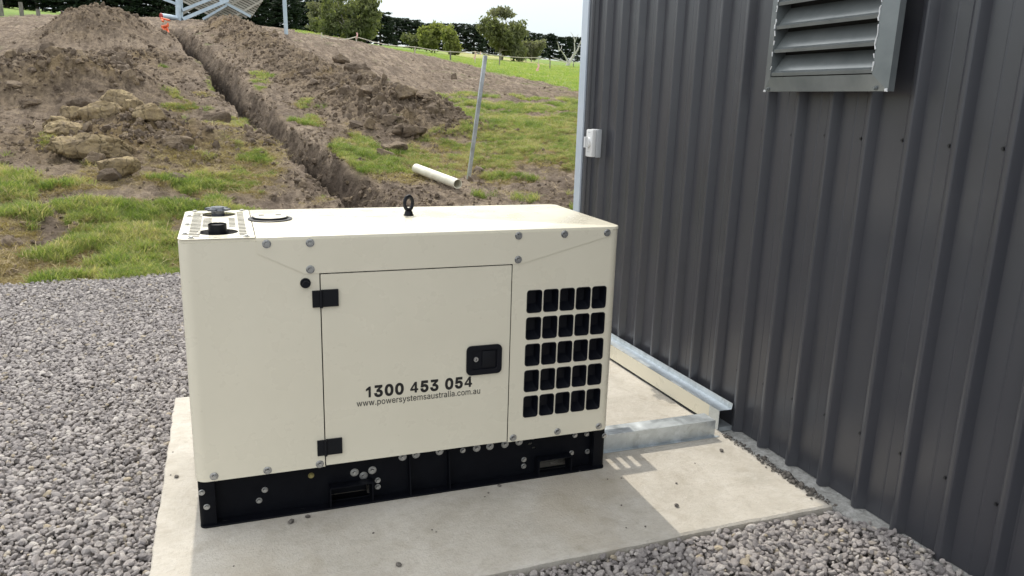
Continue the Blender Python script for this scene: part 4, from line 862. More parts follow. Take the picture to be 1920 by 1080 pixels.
for xa, xb, zt in ((.441, .597, .080), (1.250, 1.396, .072)):
    b2 = bmesh.new(); box(b2, xa, xb, .004, .0448, zt - .0035, zt); box(b2, xa, xa + .005, .004, .0448, .0062, zt - .0036); box(b2, xb - .005, xb, .004, .0448, .0062, zt - .0036)
    b2.faces.ensure_lookup_table(); bmobj('fork_pocket', b2, M['black'], gen)
b2 = bmesh.new(); box(b2, .452, .586, .100, .104, .0062, .069); box(b2, .452, .586, .050, .100, .001, .003); bmobj('pocket_back', b2, M['hinge'], gen)
bm.free()
for q in list(bpy.data.meshes):
    pass
b2 = bmesh.new(); prism(b2, [(.10, .26), (.14, .22), (.50, .22), (.54, .26), (.54, .86), (.50, .90), (.14, .90), (.10, .86)], (GW + .0002, 0, 0), (0, 1, 0), (0, 0, 1), (1, 0, 0), .032); bmobj('flank_shadow_plate', b2, M['cream'], gen)  # unseen plate added on the flank to widen the generator's slab shadow
# side outlet with slotted end, on the far right flank
b2 = bmesh.new(); loops = [[(0, 0), (.205, 0), (.205, .235), (0, .235)]] + [rrect(.05 + .05 * i, .115, .022, .12, .004, 2) for i in range(3)]
me = plate_mesh('slotted_shadow_plate', loops, .003, frameM((GW, .50, .455), (1, 0, 0), (0, 0, 1))); meshobj('slotted_shadow_plate', me, M['cream'], gen)

# ---------------------------------------------------------------- loose stones on the slab
def blob_bm(seed, sub=2, rough=.35, flat=1.):
    r = random.Random(seed); bm = bmesh.new(); bmesh.ops.create_icosphere(bm, subdivisions=sub, radius=1)
    pl = [(Vector((r.gauss(0, 1), r.gauss(0, 1), r.gauss(0, 1))).normalized(), r.uniform(.55, .9)) for _ in range(9)]
    for v in bm.verts:
        c = v.co.copy()
        for n_, d_ in pl:
            k = c.dot(n_)
            if k > d_: c -= n_ * (k - d_) * .92
        v.co = c * (1 + r.uniform(-rough, rough) * .12)
    return bm
stones = [((747, 1060), .010), ((748, 1062), .006), ((1269, 950), .010), ((1352, 846), .010), ((1268, 907), .005), ((1303, 869), .003), ((331, 895), .009), ((320, 891), .003), ((438, 1062), .003), ((546, 980), .012), ((577, 970), .010), ((324, 848), .003),
          ((916, 925), .004), ((909, 932), .003), ((1210, 988), .004), ((1165, 948), .004), ((936, 912), .008), ((1139, 899), .003), ((1086, 884), .006), ((1174, 990), .003), ((810, 994), .003), ((818, 998), .003), ((700, 1000), .004), ((1165, 897), .003)]
def slabpt(u, v):
    r = ray(u, v); t = -CAM[2] / r[2]; return CAM + t * r
whr = ['in front of the black skid', 'on the sunlit right part of the slab', 'on the bright left slab edge']
for i, ((u, v), s) in enumerate(sorted(stones)):
    p = slabpt(u, v); bm = blob_bm(100 + i, 2)
    for q in bm.verts: q.co = Vector((q.co.x * s * 1.3, q.co.y * s, q.co.z * s * .6))
    o = bmobj('pebble', bm, M['rubber'], loc=(p[0], p[1], s * .5), rot=(0, 0, random.uniform(0, 6)))
    tag(o, 'small loose dark pebble lying on the pale slab, %s from the left' % ordn(i + 1), 'pebble', 'loose pebbles on the slab')

# crumbs in the joint along the footing
V_ = []; F_ = []
for i in range(420):
    y = random.uniform(-.54, .16); x = 2.232 + .0237 * (.4 - y) * .6 - abs(random.gauss(0, .016)) - .004; s = abs(random.gauss(0, .0032)) + .0015
    if random.random() < .25: y = random.gauss(-.30, .06); x -= .006; s *= 1.7
    k0 = len(V_)
    for a in ((1, 0, 0), (-1, 0, 0), (0, 1, 0), (0, -1, 0), (0, 0, 1), (0, 0, -.6)):
        j = random.uniform(.7, 1.3); V_.append((x + a[0] * s * j + random.uniform(-.3, .3) * s, y + a[1] * s * j, .002 + a[2] * s * j * .8 + .3 * s))
    for f in ((0, 2, 4), (2, 1, 4), (1, 3, 4), (3, 0, 4), (2, 0, 5), (1, 2, 5), (3, 1, 5), (0, 3, 5)): F_.append([k0 + q for q in f])
o = meshobj('grit', npmesh('grit', np.array(V_), np.array(F_), M['rubber']), None); tag(o, 'dark grit lying in the slab joint', kind='stuff')

# ---------------------------------------------------------------- scattered geometry (gravel, grass) by geometry nodes
def scatter(name, label, P, rot, scl, idx, shapes, mat_):
    me = bpy.data.meshes.new(name); me.vertices.add(len(P)); me.vertices.foreach_set('co', np.asarray(P, np.float32).ravel())
    for a, ty, arr in (('rot', 'FLOAT_VECTOR', rot), ('scl', 'FLOAT_VECTOR', scl), ('idx', 'INT', idx)):
        t = me.attributes.new(a, ty, 'POINT'); t.data.foreach_set('vector' if ty == 'FLOAT_VECTOR' else 'value', np.asarray(arr, np.int32 if ty == 'INT' else np.float32).ravel())
    o = bpy.data.objects.new(name, me); link(o); tag(o, label, kind='stuff'); me.materials.append(mat_)
    c = bpy.data.collections.new(name + '_shapes')
    for i, sm in enumerate(shapes):
        if not sm.materials: sm.materials.append(mat_)
        c.objects.link(bpy.data.objects.new('%s_shape_%02d' % (name, i), sm))
    ng = bpy.data.node_groups.new(name, 'GeometryNodeTree'); ng.interface.new_socket('Geometry', in_out='INPUT', socket_type='NodeSocketGeometry'); ng.interface.new_socket('Geometry', in_out='OUTPUT', socket_type='NodeSocketGeometry')
    N_ = ng.nodes; gi = N_.new('NodeGroupInput'); go = N_.new('NodeGroupOutput'); ci = N_.new('GeometryNodeCollectionInfo'); ci.inputs[0].default_value = c
    ci.inputs['Separate Children'].default_value = True; ci.inputs['Reset Children'].default_value = True
    ip = N_.new('GeometryNodeInstanceOnPoints'); ip.inputs['Pick Instance'].default_value = True
    def at_(n_, ty):
        a = N_.new('GeometryNodeInputNamedAttribute'); a.data_type = ty; a.inputs[0].default_value = n_; return a.outputs[0]
    e = N_.new('FunctionNodeEulerToRotation'); ng.links.new(at_('rot', 'FLOAT_VECTOR'), e.inputs[0]); ng.links.new(e.outputs[0], ip.inputs['Rotation'])
    ng.links.new(at_('scl', 'FLOAT_VECTOR'), ip.inputs['Scale']); ng.links.new(at_('idx', 'INT'), ip.inputs['Instance Index'])
    mp_ = N_.new('GeometryNodeMeshToPoints'); ng.links.new(gi.outputs[0], mp_.inputs[0]); ng.links.new(mp_.outputs[0], ip.inputs['Points']); ng.links.new(ci.outputs[0], ip.inputs['Instance']); ng.links.new(ip.outputs[0], go.inputs[0])
    md = o.modifiers.new('scatter', 'NODES'); md.node_group = ng
    return o
shapes = []
for i in range(9):
    bm = blob_bm(500 + i, 2, .5); me = bpy.data.meshes.new('stone'); bm.to_mesh(me); bm.free(); shapes.append(me)
def gravel_pts():
    out = []
    for (x0, x1, y0, y1, sp, layers) in ((-3.3, -.10, -1.7, 4.35, .0168, 2), (-.10, 2.6, -1.9, -.50, .0172, 2), (-.10, 2.25, 1.25, 4.35, .03, 1), (2.2, 2.5, 1.95, 4.3, .03, 1)):
        for l in range(layers):
            X, Y = np.meshgrid(np.arange(x0, x1, sp), np.arange(y0, y1, sp)); X = X.ravel(); Y = Y.ravel()
            X = X + RNG.uniform(-.55, .55, len(X)) * sp; Y = Y + RNG.uniform(-.55, .55, len(X)) * sp
            az, d = to_polar(X, Y)
            gr = Y + .14 * fbm(X * 1.3, Y * 1.3, 5, 4) < 4.08 + RNG.uniform(-.05, .05, len(X))
            inslab = (X > L0 + .004) & (X < 2.24) & (Y > Y0 - .002 + .02 * np.clip(X / 2.2, 0, 1)) & (Y < Y1)
            foot_ = (X > 2.228 + .0237 * (.4 - Y) * .6 - .002 + .33 * np.clip(-.56 - Y, 0, 1) + RNG.uniform(-.006, .006, len(X))) & (Y < 1.95)
            wallx = X > WX + .0237 * (WY - Y) - .03
            wallx &= Y < 1.95
            ok = gr & ~inslab & ~foot_ & ~wallx & (d > .8)
            X = X[ok]; Y = Y[ok]
            top = l == layers - 1
            keep = RNG.random(len(X)) < (.85 if top and layers > 1 else 1.); X = X[keep]; Y = Y[keep]
            und = .014 * fbm(X * 2.2, Y * 2.2, 15, 3)
            edge = .012 * sstep(3.3, 4.0, Y)
            near_slab = np.where((Y < Y0 + .05) & (Y > Y0 - .12) & (X > 0), -.010, 0)
            Zz = (-.029 if not top else -.013) + und * .7 + edge + near_slab + RNG.uniform(-.004, .006, len(X)) + .014 * sstep(-.5, -.8, Y) * (X > 1.6)
            out.append(np.stack([X, Y, Zz], -1))
    return np.concatenate(out)
GP = gravel_pts(); n_ = len(GP)
sz = np.clip(np.exp(RNG.normal(math.log(.0088), .30, n_)), .0042, .018)
scl = np.stack([sz * RNG.uniform(1.05, 1.65, n_), sz * RNG.uniform(.8, 1.15, n_), sz * RNG.uniform(.55, .95, n_)], -1)
rot = np.stack([RNG.normal(0, .45, n_), RNG.normal(0, .45, n_), RNG.uniform(0, 6.3, n_)], -1)
scatter('gravel', 'grey crushed stone gravel around the slab', GP, rot, scl, RNG.integers(0, 9, n_), shapes, M['stone'])
print('gravel stones', n_)

cr_sh = []
for i in range(7):
    bm = blob_bm(700 + i, 2, 1.6)
    for v in bm.verts: v.co *= random.uniform(.8, 1.2)
    me = bpy.data.meshes.new('crumb'); bm.to_mesh(me); bm.free(); cr_sh.append(me)
az_ = RNG.uniform(-16, 29, 90000); d_ = np.exp(RNG.uniform(math.log(7.), math.log(36), 90000)); x = CAM[0] + d_ * np.sin(np.radians(az_)); y = CAM[1] + d_ * np.cos(np.radians(az_)); z, k = height(x, y)
w_ = np.clip(k['heap'] * 1.0 + .45 * k['bank'] + .10 * (1 - k['grass']), 0, 1) * (1 - k['gravel']) * (1 - k['field']) 
w_ *= .35 + .9 * (fbm(x * 1.5, y * 1.5, 301, 3) > -.05)
ok = RNG.random(len(x)) < w_ * .55; x, y, z, d_ = x[ok], y[ok], z[ok], d_[ok]; hp_ = k['heap'][ok]; n_ = len(x)
s_ = np.exp(RNG.normal(math.log(.014), .5, n_)) * (1 + .9 * hp_); s_ = np.clip(s_, .008, .13)
print('crumbs', n_)
scatter('soil_crumbs', 'loose crumbs and small clods of turned earth', np.stack([x, y, z + s_ * .2], -1), RNG.uniform(0, 6.3, (n_, 3)), np.stack([s_ * RNG.uniform(.9, 1.6, n_), s_ * RNG.uniform(.8, 1.3, n_), s_ * RNG.uniform(.6, 1., n_)], -1), RNG.integers(0, 7, n_), cr_sh, M['earthclod'])

def tuft(seed, nb, h, spread, w_, lean):
    r = np.random.default_rng(seed); V = []; F = []
    for b in range(nb):
        a = r.uniform(0, 2 * PI); rr = spread * math.sqrt(r.random()); x, y = rr * math.cos(a), rr * math.sin(a)
        ba = r.uniform(0, 2 * PI); dx, dy = math.cos(ba), math.sin(ba); hh = h * r.uniform(.45, 1.15); ln = lean * r.uniform(.2, 1.4) * hh; ww = w_ * r.uniform(.6, 1.2)
        fa = r.uniform(0, PI); px, py = math.cos(fa) * ww / 2, math.sin(fa) * ww / 2
        k = len(V)
        for t in (0, .5, .82):
            cx_, cy_, cz_ = x + dx * ln * t ** 1.8, y + dy * ln * t ** 1.8, hh * (t - .18 * lean * t * t); q = 1 - .45 * t
            V.append((cx_ - px * q, cy_ - py * q, cz_)); V.append((cx_ + px * q, cy_ + py * q, cz_))
        V.append((x + dx * ln, y + dy * ln, hh * (1 - .22 * lean)))
        F += [(k, k + 1, k + 3), (k, k + 3, k + 2), (k + 2, k + 3, k + 5), (k + 2, k + 5, k + 4), (k + 4, k + 5, k + 6)]
    return npmesh('tuft', np.array(V), np.array(F))
def sample_polar(n, a0, a1, d0, d1, p=1.):
    az = RNG.uniform(a0, a1, n); d = np.exp(RNG.uniform(math.log(d0), math.log(d1), n)); a = np.radians(az)
    return CAM[0] + d * np.sin(a), CAM[1] + d * np.cos(a), d
def grass_scatter(name, label, n, key, d0, d1, hfun, shapes_, mat_, thr=.35, a0=-16, a1=29):
    x, y, d = sample_polar(n, a0, a1, d0, d1); z, k = height(x, y)
    ok = RNG.random(n) < sstep(thr - .3, thr + .3, k[key]) * k[key] * (k['trench'] < .3); x, y, z, d = x[ok], y[ok], z[ok], d[ok]; kk = {q: v_[ok] for q, v_ in k.items()}
    s = hfun(x, y, d, kk) * RNG.uniform(.6, 1.3, len(x)); ws = np.clip(d / 8, 1, 3)
    scl = np.stack([s * ws ** .6, s * ws ** .6, s], -1); rot = np.stack([RNG.normal(0, .12, len(x)), RNG.normal(0, .12, len(x)), RNG.uniform(0, 6.3, len(x))], -1)
    print(name, len(x)); scatter(name, label, np.stack([x, y, z - .004], -1), rot, scl, RNG.integers(0, len(shapes_), len(x)), shapes_, mat_)
tufts = [tuft(i, 22, .10, .05, .0055, .75) for i in range(6)]
def hg(x, y, d, k):
    near = np.exp(-((d - 8.2) / 1.6) ** 2) * (k['u'] < 420); return .36 + .36 * near * (.5 + 1.1 * np.clip(k['n2'] + .4, 0, 1)) + .6 * np.clip(k['n2'] + k['n1'], 0, .6) + .16 * (k['u'] > 560)
grass_scatter('grass', 'patchy green grass on the slope behind the generator', 84000, 'grass', 6.6, 20, hg, tufts, M['grass'])
tufts2 = [tuft(40 + i, 16, .07, .06, .0045, 1.7) for i in range(5)]
grass_scatter('dry_grass', 'dry yellow grass and straw at the gravel edge', 38000, 'straw', 6.4, 16, lambda x, y, d, k: .55 + .3 * RNG.random(len(x)), tufts2, M['drygrass'])
tufts3 = [tuft(80 + i, 14, .09, .10, .012, .7) for i in range(4)]
grass_scatter('field_grass', 'short paddock grass beyond the bare slope', 26000, 'field', 20, 90, lambda x, y, d, k: .9 + 0 * x, tufts3, M['fieldgrass'], a0=0)
# weedy tufts growing inside the trench
# straw litter
tufts4 = [tuft(120 + i, 5, .06, .05, .004, 3.2) for i in range(4)]
x, y, d = sample_polar(9000, -15, 28, 6.8, 15); z, k = height(x, y); ok = RNG.random(9000) < (1 - k['gravel']) * (.25 + .75 * k['straw']); x, y, z = x[ok], y[ok], z[ok]; n_ = len(x)
scatter('straw_litter', 'scattered straw and dead roots on the bare earth', np.stack([x, y, z], -1), np.stack([RNG.normal(0, .2, n_), RNG.normal(0, .2, n_), RNG.uniform(0, 6.3, n_)], -1), np.repeat(RNG.uniform(.5, 1.3, n_)[:, None], 3, 1), RNG.integers(0, 4, n_), tufts4, M['straw'])

# ---------------------------------------------------------------- clods
def clod(name, label, u, v, wpx, hpx, mat_, seed, group=None, cat='clod', depth=.75, rot=0, crack=1., lift=0.):
    """a lump seen at pixel box centre (u, v); v is its base line"""
    p = at(u, v); d = math.hypot(p[0] - CAM[0], p[1] - CAM[1]); mpp = math.dist(p, CAM) / FPX * 1.02
    a, c = wpx * mpp / 2, hpx * mpp / 2 * 1.15; b = a * depth if depth < 5 else .3
    n = 40; th = np.linspace(0, PI, n // 2 + 8)[:, None]; ph = np.linspace(0, 2 * PI, n * 2, endpoint=False)[None]
    X = np.sin(th) * np.cos(ph); Y = np.sin(th) * np.sin(ph); Zz = np.cos(th) + 0 * ph
    e = .72; X = np.sign(X) * np.abs(X) ** e; Y = np.sign(Y) * np.abs(Y) ** e; Zz = np.sign(Zz) * np.abs(Zz) ** .75
    q = seed * 7.3
    rr_ = random.Random(seed * 13 + 5)
    for _ in range(11):
        nv = np.array([rr_.gauss(0, 1), rr_.gauss(0, 1), rr_.gauss(0, .8)]); nv /= np.linalg.norm(nv); kd = rr_.uniform(.52, .85)
        k_ = X * nv[0] + Y * nv[1] + Zz * nv[2]; ex = np.clip(k_ - kd, 0, None) * .93; X = X - ex * nv[0]; Y = Y - ex * nv[1]; Zz = Zz - ex * nv[2]
    a *= 1.12; b *= 1.1; c *= .98
    def n3(sc, s, o=4): return fbm(X * sc * a / .3 + q + Zz * sc * .5, Y * sc * a / .3 - q + Zz * sc * .8, s, o)
    disp = 1 + .20 * n3(.9, seed, 3) + .16 * n3(2.6, seed + 3, 4) + .12 * n3(8., seed + 7, 4)
    wf, w2, _c = worley(ph * 2.2 * a / .35 + q + .3 * n3(2., 5) + 0 * th, th * 1.9 + .4 * n3(2., 9) + 0 * ph, seed)
    disp -= crack * .07 * np.exp(-((w2 - wf) / .07) ** 2)
    P = np.stack([X * a * disp, Y * b * disp, Zz * c * disp], -1)
    rows, cols = P.shape[:2]; Fc = []
    i_ = np.arange(rows - 1)[:, None] * cols; j_ = np.arange(cols)[None]; j2 = (j_ + 1) % cols
    Fc = np.stack([i_ + j_, i_ + cols + j_, i_ + cols + j2, i_ + j2], -1).reshape(-1, 4)
    o = meshobj(name, npmesh(name, P.reshape(-1, 3), Fc, mat_, True), None)
    o.location = (p[0], p[1], Z(p[0], p[1]) + c * .42 + lift); o.rotation_euler = (random.uniform(-.15, .15), random.uniform(-.15, .15), rot - math.atan2(p[0] - CAM[0], p[1] - CAM[1]))
    return tag(o, label, cat, group)
G1 = 'cracked clay clods in the pile beside the trench'
for (u, v, w_, h_, mt, lb, cr_, rt) in (
    (172, 303, 150, 36, 'clay', 'longest cracked grey clay clod, a log-shaped slab along the front of the pile', 1.5, .0),
    (193, 258, 70, 36, 'clay', 'flat-topped tan clay clod in the middle of the pile behind the long one', .5, .2),
    (254, 250, 42, 40, 'clay', 'upright half-round tan clod leaning at the right of the pile middle', .4, .7),
    (286, 275, 46, 28, 'clay', 'pale rounded clay clod at the right end of the long clod', .5, .3),
    (138, 248, 38, 28, 'clay', 'rounded brown clay clod on the left shoulder of the pile', .6, .2),
    (108, 262, 40, 26, 'clay', 'crumbly clay clod at the far left of the pile', 1.2, .1),
    (140, 272, 66, 26, 'clay', 'low cracked clay clod just behind the left end of the long clod', 1.4, .3),
    (168, 238, 62, 38, 'earthclod', 'dark wedge-shaped clod at the back left of the pile', .8, .4),
    (222, 215, 62, 26, 'clay', 'tan clod on top at the back of the pile', .8, .1),
    (215, 248, 60, 34, 'clay', 'sloping brown clod filling the centre back of the pile', .8, .5),
    (222, 336, 58, 36, 'clay', 'tan clod standing alone in front of the pile', .7, .2),
    (208, 345, 32, 24, 'earthclod', 'small grey-brown clod touching the front of the lone tan clod', .6, .2),
    (180, 312, 34, 26, 'earthclod', 'small pointed grey clod under the middle of the long clod', .4, .9),
    (330, 300, 40, 24, 'earthclod', 'dark crumbly clod right of the pile', .8, .2),
    (352, 298, 30, 20, 'earthclod', 'rounded dark clod at the right tail of the pile', .6, .2),
    (304, 262, 36, 20, 'earthclod', 'dark flat clod behind the pale rounded clod', .8, .2),
    (335, 345, 36, 20, 'earthclod', 'dark clod in the grass right of and below the pile', .8, .2),
    (408, 240, 48, 34, 'earthclod', 'single grassy brown clod near the trench edge', .9, .2)):
    clod('clay_clod' if mt == 'clay' else 'earth_clod', lb, u, v, w_, h_, M[mt], int(u + v), G1 if u < 380 else None, crack=cr_, rot=rt, depth=.7 if w_ < 100 else .34)
spots = ((800, 210, 34, 24), (826, 222, 30, 44), (770, 214, 36, 26), (795, 236, 40, 20), (757, 236, 40, 26), (775, 262, 50, 26), (745, 262, 26, 20), (812, 246, 30, 24), (712, 232, 34, 24), (688, 224, 28, 22), (730, 250, 30, 18), (694, 250, 24, 20), (671, 150, 48, 30), (690, 163, 34, 26), (640, 122, 26, 18),
         (815, 190, 30, 18), (785, 190, 26, 20), (750, 205, 24, 18), (722, 205, 26, 16), (668, 245, 26, 14), (740, 285, 40, 20), (722, 296, 30, 16), (650, 212, 22, 14), (700, 186, 24, 16))
for i, (u, v, w_, h_) in enumerate(sorted(spots)):
    clod('earth_clod', 'brown earth clod on the near end of the right spoil ridge, %s from the left' % ordn(i + 1), u, v, w_, h_, M['earthclod'], 300 + i * 3, 'earth clods at the end of the spoil ridge', crack=.5, lift=.02, rot=random.uniform(-.4, .4))
for i, (u, v, w_, h_) in enumerate(sorted(((45, 165, 30, 18), (70, 190, 34, 16), (120, 188, 30, 16), (20, 150, 34, 14), (150, 165, 26, 12), (95, 150, 36, 18), (205, 150, 22, 12), (60, 215, 30, 14), (30, 205, 26, 12), (250, 60, 16, 8), (140, 60, 16, 8), (230, 150, 20, 12), (310, 90, 12, 6)))):
    clod('earth_clod', 'dark earth clod strewn over the left spoil heap, %s from the left' % ordn(i + 1), u, v, w_, h_, M['earthclod'], 500 + i * 3, 'earth clods on the left spoil heap', crack=.5, rot=random.uniform(-.4, .4))

# ---------------------------------------------------------------- pipe and steel post
a = at(780, 328); b = at(858, 363); a[2] = Z(a[0], a[1]) + .085; b[2] = Z(b[0], b[1]) + .075
pp = thing('pipe_offcut', 'short cream plastic pipe offcut lying on bare earth by the leaning post', 'pipe', tuple(b))
A_, B_ = Vector(a) - Vector(b), Vector((0, 0, 0)); dr = (B_ - A_).normalized(); ro, ri = .062, .054
bm = bmesh.new(); q = dr.to_track_quat('Z', 'Y'); n_ = 32
rr = []
for P, r in ((A_, ro), (B_, ro), (B_, ri), (A_, ri)): rr.append([bm.verts.new(P + q @ Vector((r * math.cos(2 * PI * i / n_), r * math.sin(2 * PI * i / n_), 0))) for i in range(n_)])
for k in range(4):
    for i in range(n_): bm.faces.new((rr[k][i], rr[k][(i + 1) % n_], rr[(k + 1) % 4][(i + 1) % n_], rr[(k + 1) % 4][i]))
bmesh.ops.recalc_face_normals(bm, faces=bm.faces); bmobj('pipe_wall', bm, M['pvc'], pp, True)
p = at(875, 337); z = Z(p[0], p[1]); r_ = ray(911, 104); t = math.dist(p[:2], CAM[:2]) / math.hypot(r_[0], r_[1]); tp = CAM + r_ * t
post = thing('steel_post', 'galvanised angle post leaning slightly, driven in behind the generator', 'post', (p[0], p[1], z))
bm = bmesh.new(); a = Vector((0, 0, -.25)); b = Vector((tp[0] - p[0], tp[1] - p[1], tp[2] - z)); bar(bm, a, b, .044, .006, (0, 1, 0)); bar(bm, a + Vector((-.02, .02, 0)), b + Vector((-.02, .02, 0)), .006, .044, (0, 1, 0))
bmobj('angle_bar', bm, M['gal'], post)
bm = bmesh.new(); q = b * .985; bar(bm, q + Vector((-.02, -.004, 0)), q + Vector((.02, -.004, 0)), .01, .003, (0, 1, 0)); bmobj('tie_clip', bm, M['zinc'], post)
# far upright tube on the ridge
p = at(537, 66); z = Z(p[0], p[1]); o = thing('steel_post', 'thin pale upright steel tube standing on the ridge crest', 'post', (p[0], p[1], z))
bm = bmesh.new(); tube(bm, (0, 0, -.3), (-.05, 0, 3.2), .075, seg=10); bmobj('tube', bm, M['bluesteel'], o)

# ---------------------------------------------------------------- slatted frame at the head of the trench
DS = 41.
def far(u, v, d):
    r = ray(u, v); return CAM + r * (d / math.hypot(r[0], r[1]))
o3 = far(334, 40, DS); o3[2] -= .2
fr = thing('slatted_frame', 'tilted rack of timber slats on a pale blue steel post, top of the hill', 'rack', tuple(o3))
def Lf(u, v, d): return Vector(far(u, v, d) - o3)
bm = bmesh.new(); tube(bm, Lf(335, 46, DS), Lf(334, -70, DS), .13, seg=10); bmobj('post', bm, M['bluesteel'], fr)
bm = bmesh.new(); tube(bm, Lf(341, 44, DS + .1), Lf(339, -70, DS + .1), .06, seg=8); bmobj('post', bm, M['bluesteel'], fr)
for a, b, wd in (((342, 19, DS), (405, -6, DS), .13), ((343, 36, DS), (428, 0, DS + .3), .15), ((380, 36, DS + .3), (425, 10, DS + .4), .10), ((412, 0, DS + .5), (470, 31, DS + .7), .12), ((306, -2, DS + .3), (338, 10, DS + .2), .12)):
    bm = bmesh.new(); bar(bm, Lf(*a), Lf(*b), wd, wd * .7, (0, 1, 0)); bmobj('strut', bm, M['bluesteel'], fr)
for k in range(22):
    # slats fall to the lower right, on one tilted plane
    f = k / 21.; sx = 312 + f * 190; top = (sx, -14 - f * 10); ln = 150
    a_ = (top[0], top[1]); b_ = (top[0] + ln * .86, top[1] + ln * .44)
    # clip to the panel outline: right edge from (498,-2) to (471,34)
    def inside(u, v): return v < 36 - .02 * (u - 330) and (u - 471) * (-36) - (v - 34) * 27 > 0 and u > 306
    pts = [(a_[0] + (b_[0] - a_[0]) * t, a_[1] + (b_[1] - a_[1]) * t) for t in np.linspace(-.5, 1, 61)]; pts = [p for p in pts if inside(*p) and p[1] > -34]
    if len(pts) < 3: continue
    bm = bmesh.new(); dp = lambda p: DS + .75 + (34 - p[1]) * .006
    bar(bm, Lf(*pts[0], dp(pts[0])), Lf(*pts[-1], dp(pts[-1])), .088, .03, (0, 1, 0)); bmobj('slat', bm, M['slat'], fr)
for (a, b) in (((330, 34), (400, -10)), ((385, 37), (462, -8)), ((430, 36), (490, 2))):
    bm = bmesh.new(); bar(bm, Lf(a[0], a[1], DS + .66), Lf(b[0], b[1], DS + .68), .09, .05, (0, 1, 0)); bmobj('purlin', bm, M['slat'], fr)
# conduit tail and red-ended tube in the trench head
p = far(303, 30, DS - .6); tt = thing('tube_offcut', 'pale steel tube with red end cap resting at the head of the trench', 'tube', tuple(p))
bm = bmesh.new(); tube(bm, (0, 0, 0), Vector(far(331, 34, DS - .2) - p), .12, seg=12); bmobj('tube_body', bm, M['bluesteel'], tt)
bm = bmesh.new(); tube(bm, Vector(far(303, 30, DS - .6) - p), Vector(far(301, 30, DS - .62) - p), .13, seg=12); bmobj('end_cap', bm, M['red'], tt)
bm = bmesh.new()
for k, (u, v, u2, v2, r) in enumerate(((302, 34, 318, 38, .07), (304, 50, 315, 48, .10), (305, 51, 309, 60, .09), (315, 44, 308, 62, .07), (312, 50, 316, 62, .09), (303, 36, 306, 40, .08))):
    tube(bm, far(u, v, 30.5), far(u2, v2, 30.2), r * .45, seg=8)
o = bmobj('conduit_coil', bm, M['orange']); tag(o, 'bright orange conduit tail sticking out of the top end of the trench', 'conduit')

# ---------------------------------------------------------------- fences and ribbons
def fpost(u, v0, v1, label, grp, d=None, rad=.07, mat_=None, name='fence_post'):
    p = at(u, v1) if d is None else far(u, v1, d); dist = math.dist(p, CAM); h = (v1 - v0) * dist / FPX
    bm = bmesh.new(); tube(bm, (0, 0, -.3), (random.uniform(-.03, .03), 0, h), rad, rad * .85, 8)
    o = bmobj(name, bm, mat_ or M['timber'], loc=tuple(p)); tag(o, label, 'post', grp); return o, Vector(p), h
FP = []
for (u, v0, v1) in ((845, 96, 114), (986, 107, 117), (936, 110, 124), (1031, 111, 130), (1075, 116, 127)):
    fpost(u, v0, v1, {845: 'thin grey fence post in the paddock left of the leaning steel post', 986: 'dark thin fence post under the small grey-green gum', 936: 'thin fence post just right of the leaning steel post', 1031: 'thin fence post in the paddock near the dead white tree', 1075: 'thin dark fence post closest to the shed corner'}[u], 'thin posts in the paddock', rad=.05)
for (u, v0, v1, lb) in ((4, 5, 32, 'leftmost timber fence post at the top left corner'), (42, 11, 32, 'middle timber fence post of the three at top left'), (73, 20, 30, 'short timber fence post nearest the left spoil heap')):
    fpost(u, v0, v1 + 1, lb, 'timber fence posts at top left', d=44, rad=.10)
tape_pts = [(603, 68, 33), (668, 69, 36), (778, 88, 44), (891, 97, 50), (1010, 108, 52), (1100, 118, 54)]
tp3 = [Vector(far(*q)) for q in tape_pts]
tw = []
for i, (u, v, d) in enumerate(tape_pts[:5]):
    p = tp3[i]; zg = Z(p[0], p[1]); hh = max(p[2] - zg, .25)
    bm = bmesh.new(); tube(bm, (0, 0, -.2), (0, 0, hh), .025, seg=6); o = bmobj('picket', bm, M['tape'], loc=(p[0], p[1], zg)); tag(o, 'slim pale picket %s carrying the rope fence' % ['at the crest end', 'with a pink ribbon on the crest', 'with a white ribbon at the paddock edge', 'with a pink ribbon beside the leaning steel post', 'behind the white rag ribbon'][i], 'picket', 'pickets of the rope fence')
tr = thing('rope_fence_line', 'thin pale rope strung along the edge of the paddock', 'rope', tuple(tp3[0]))
for i in range(len(tp3) - 1):
    a = tp3[i] - tp3[0]; b = tp3[i + 1] - tp3[0]; bm = bmesh.new(); last = a
    for t in (.25, .5, .75, 1.):
        q = a.lerp(b, t) - Vector((0, 0, .25 * 4 * t * (1 - t) * .5)); tube(bm, last, q, .018, seg=5); last = q
    bmobj('rope_span', bm, M['tape'], tr)
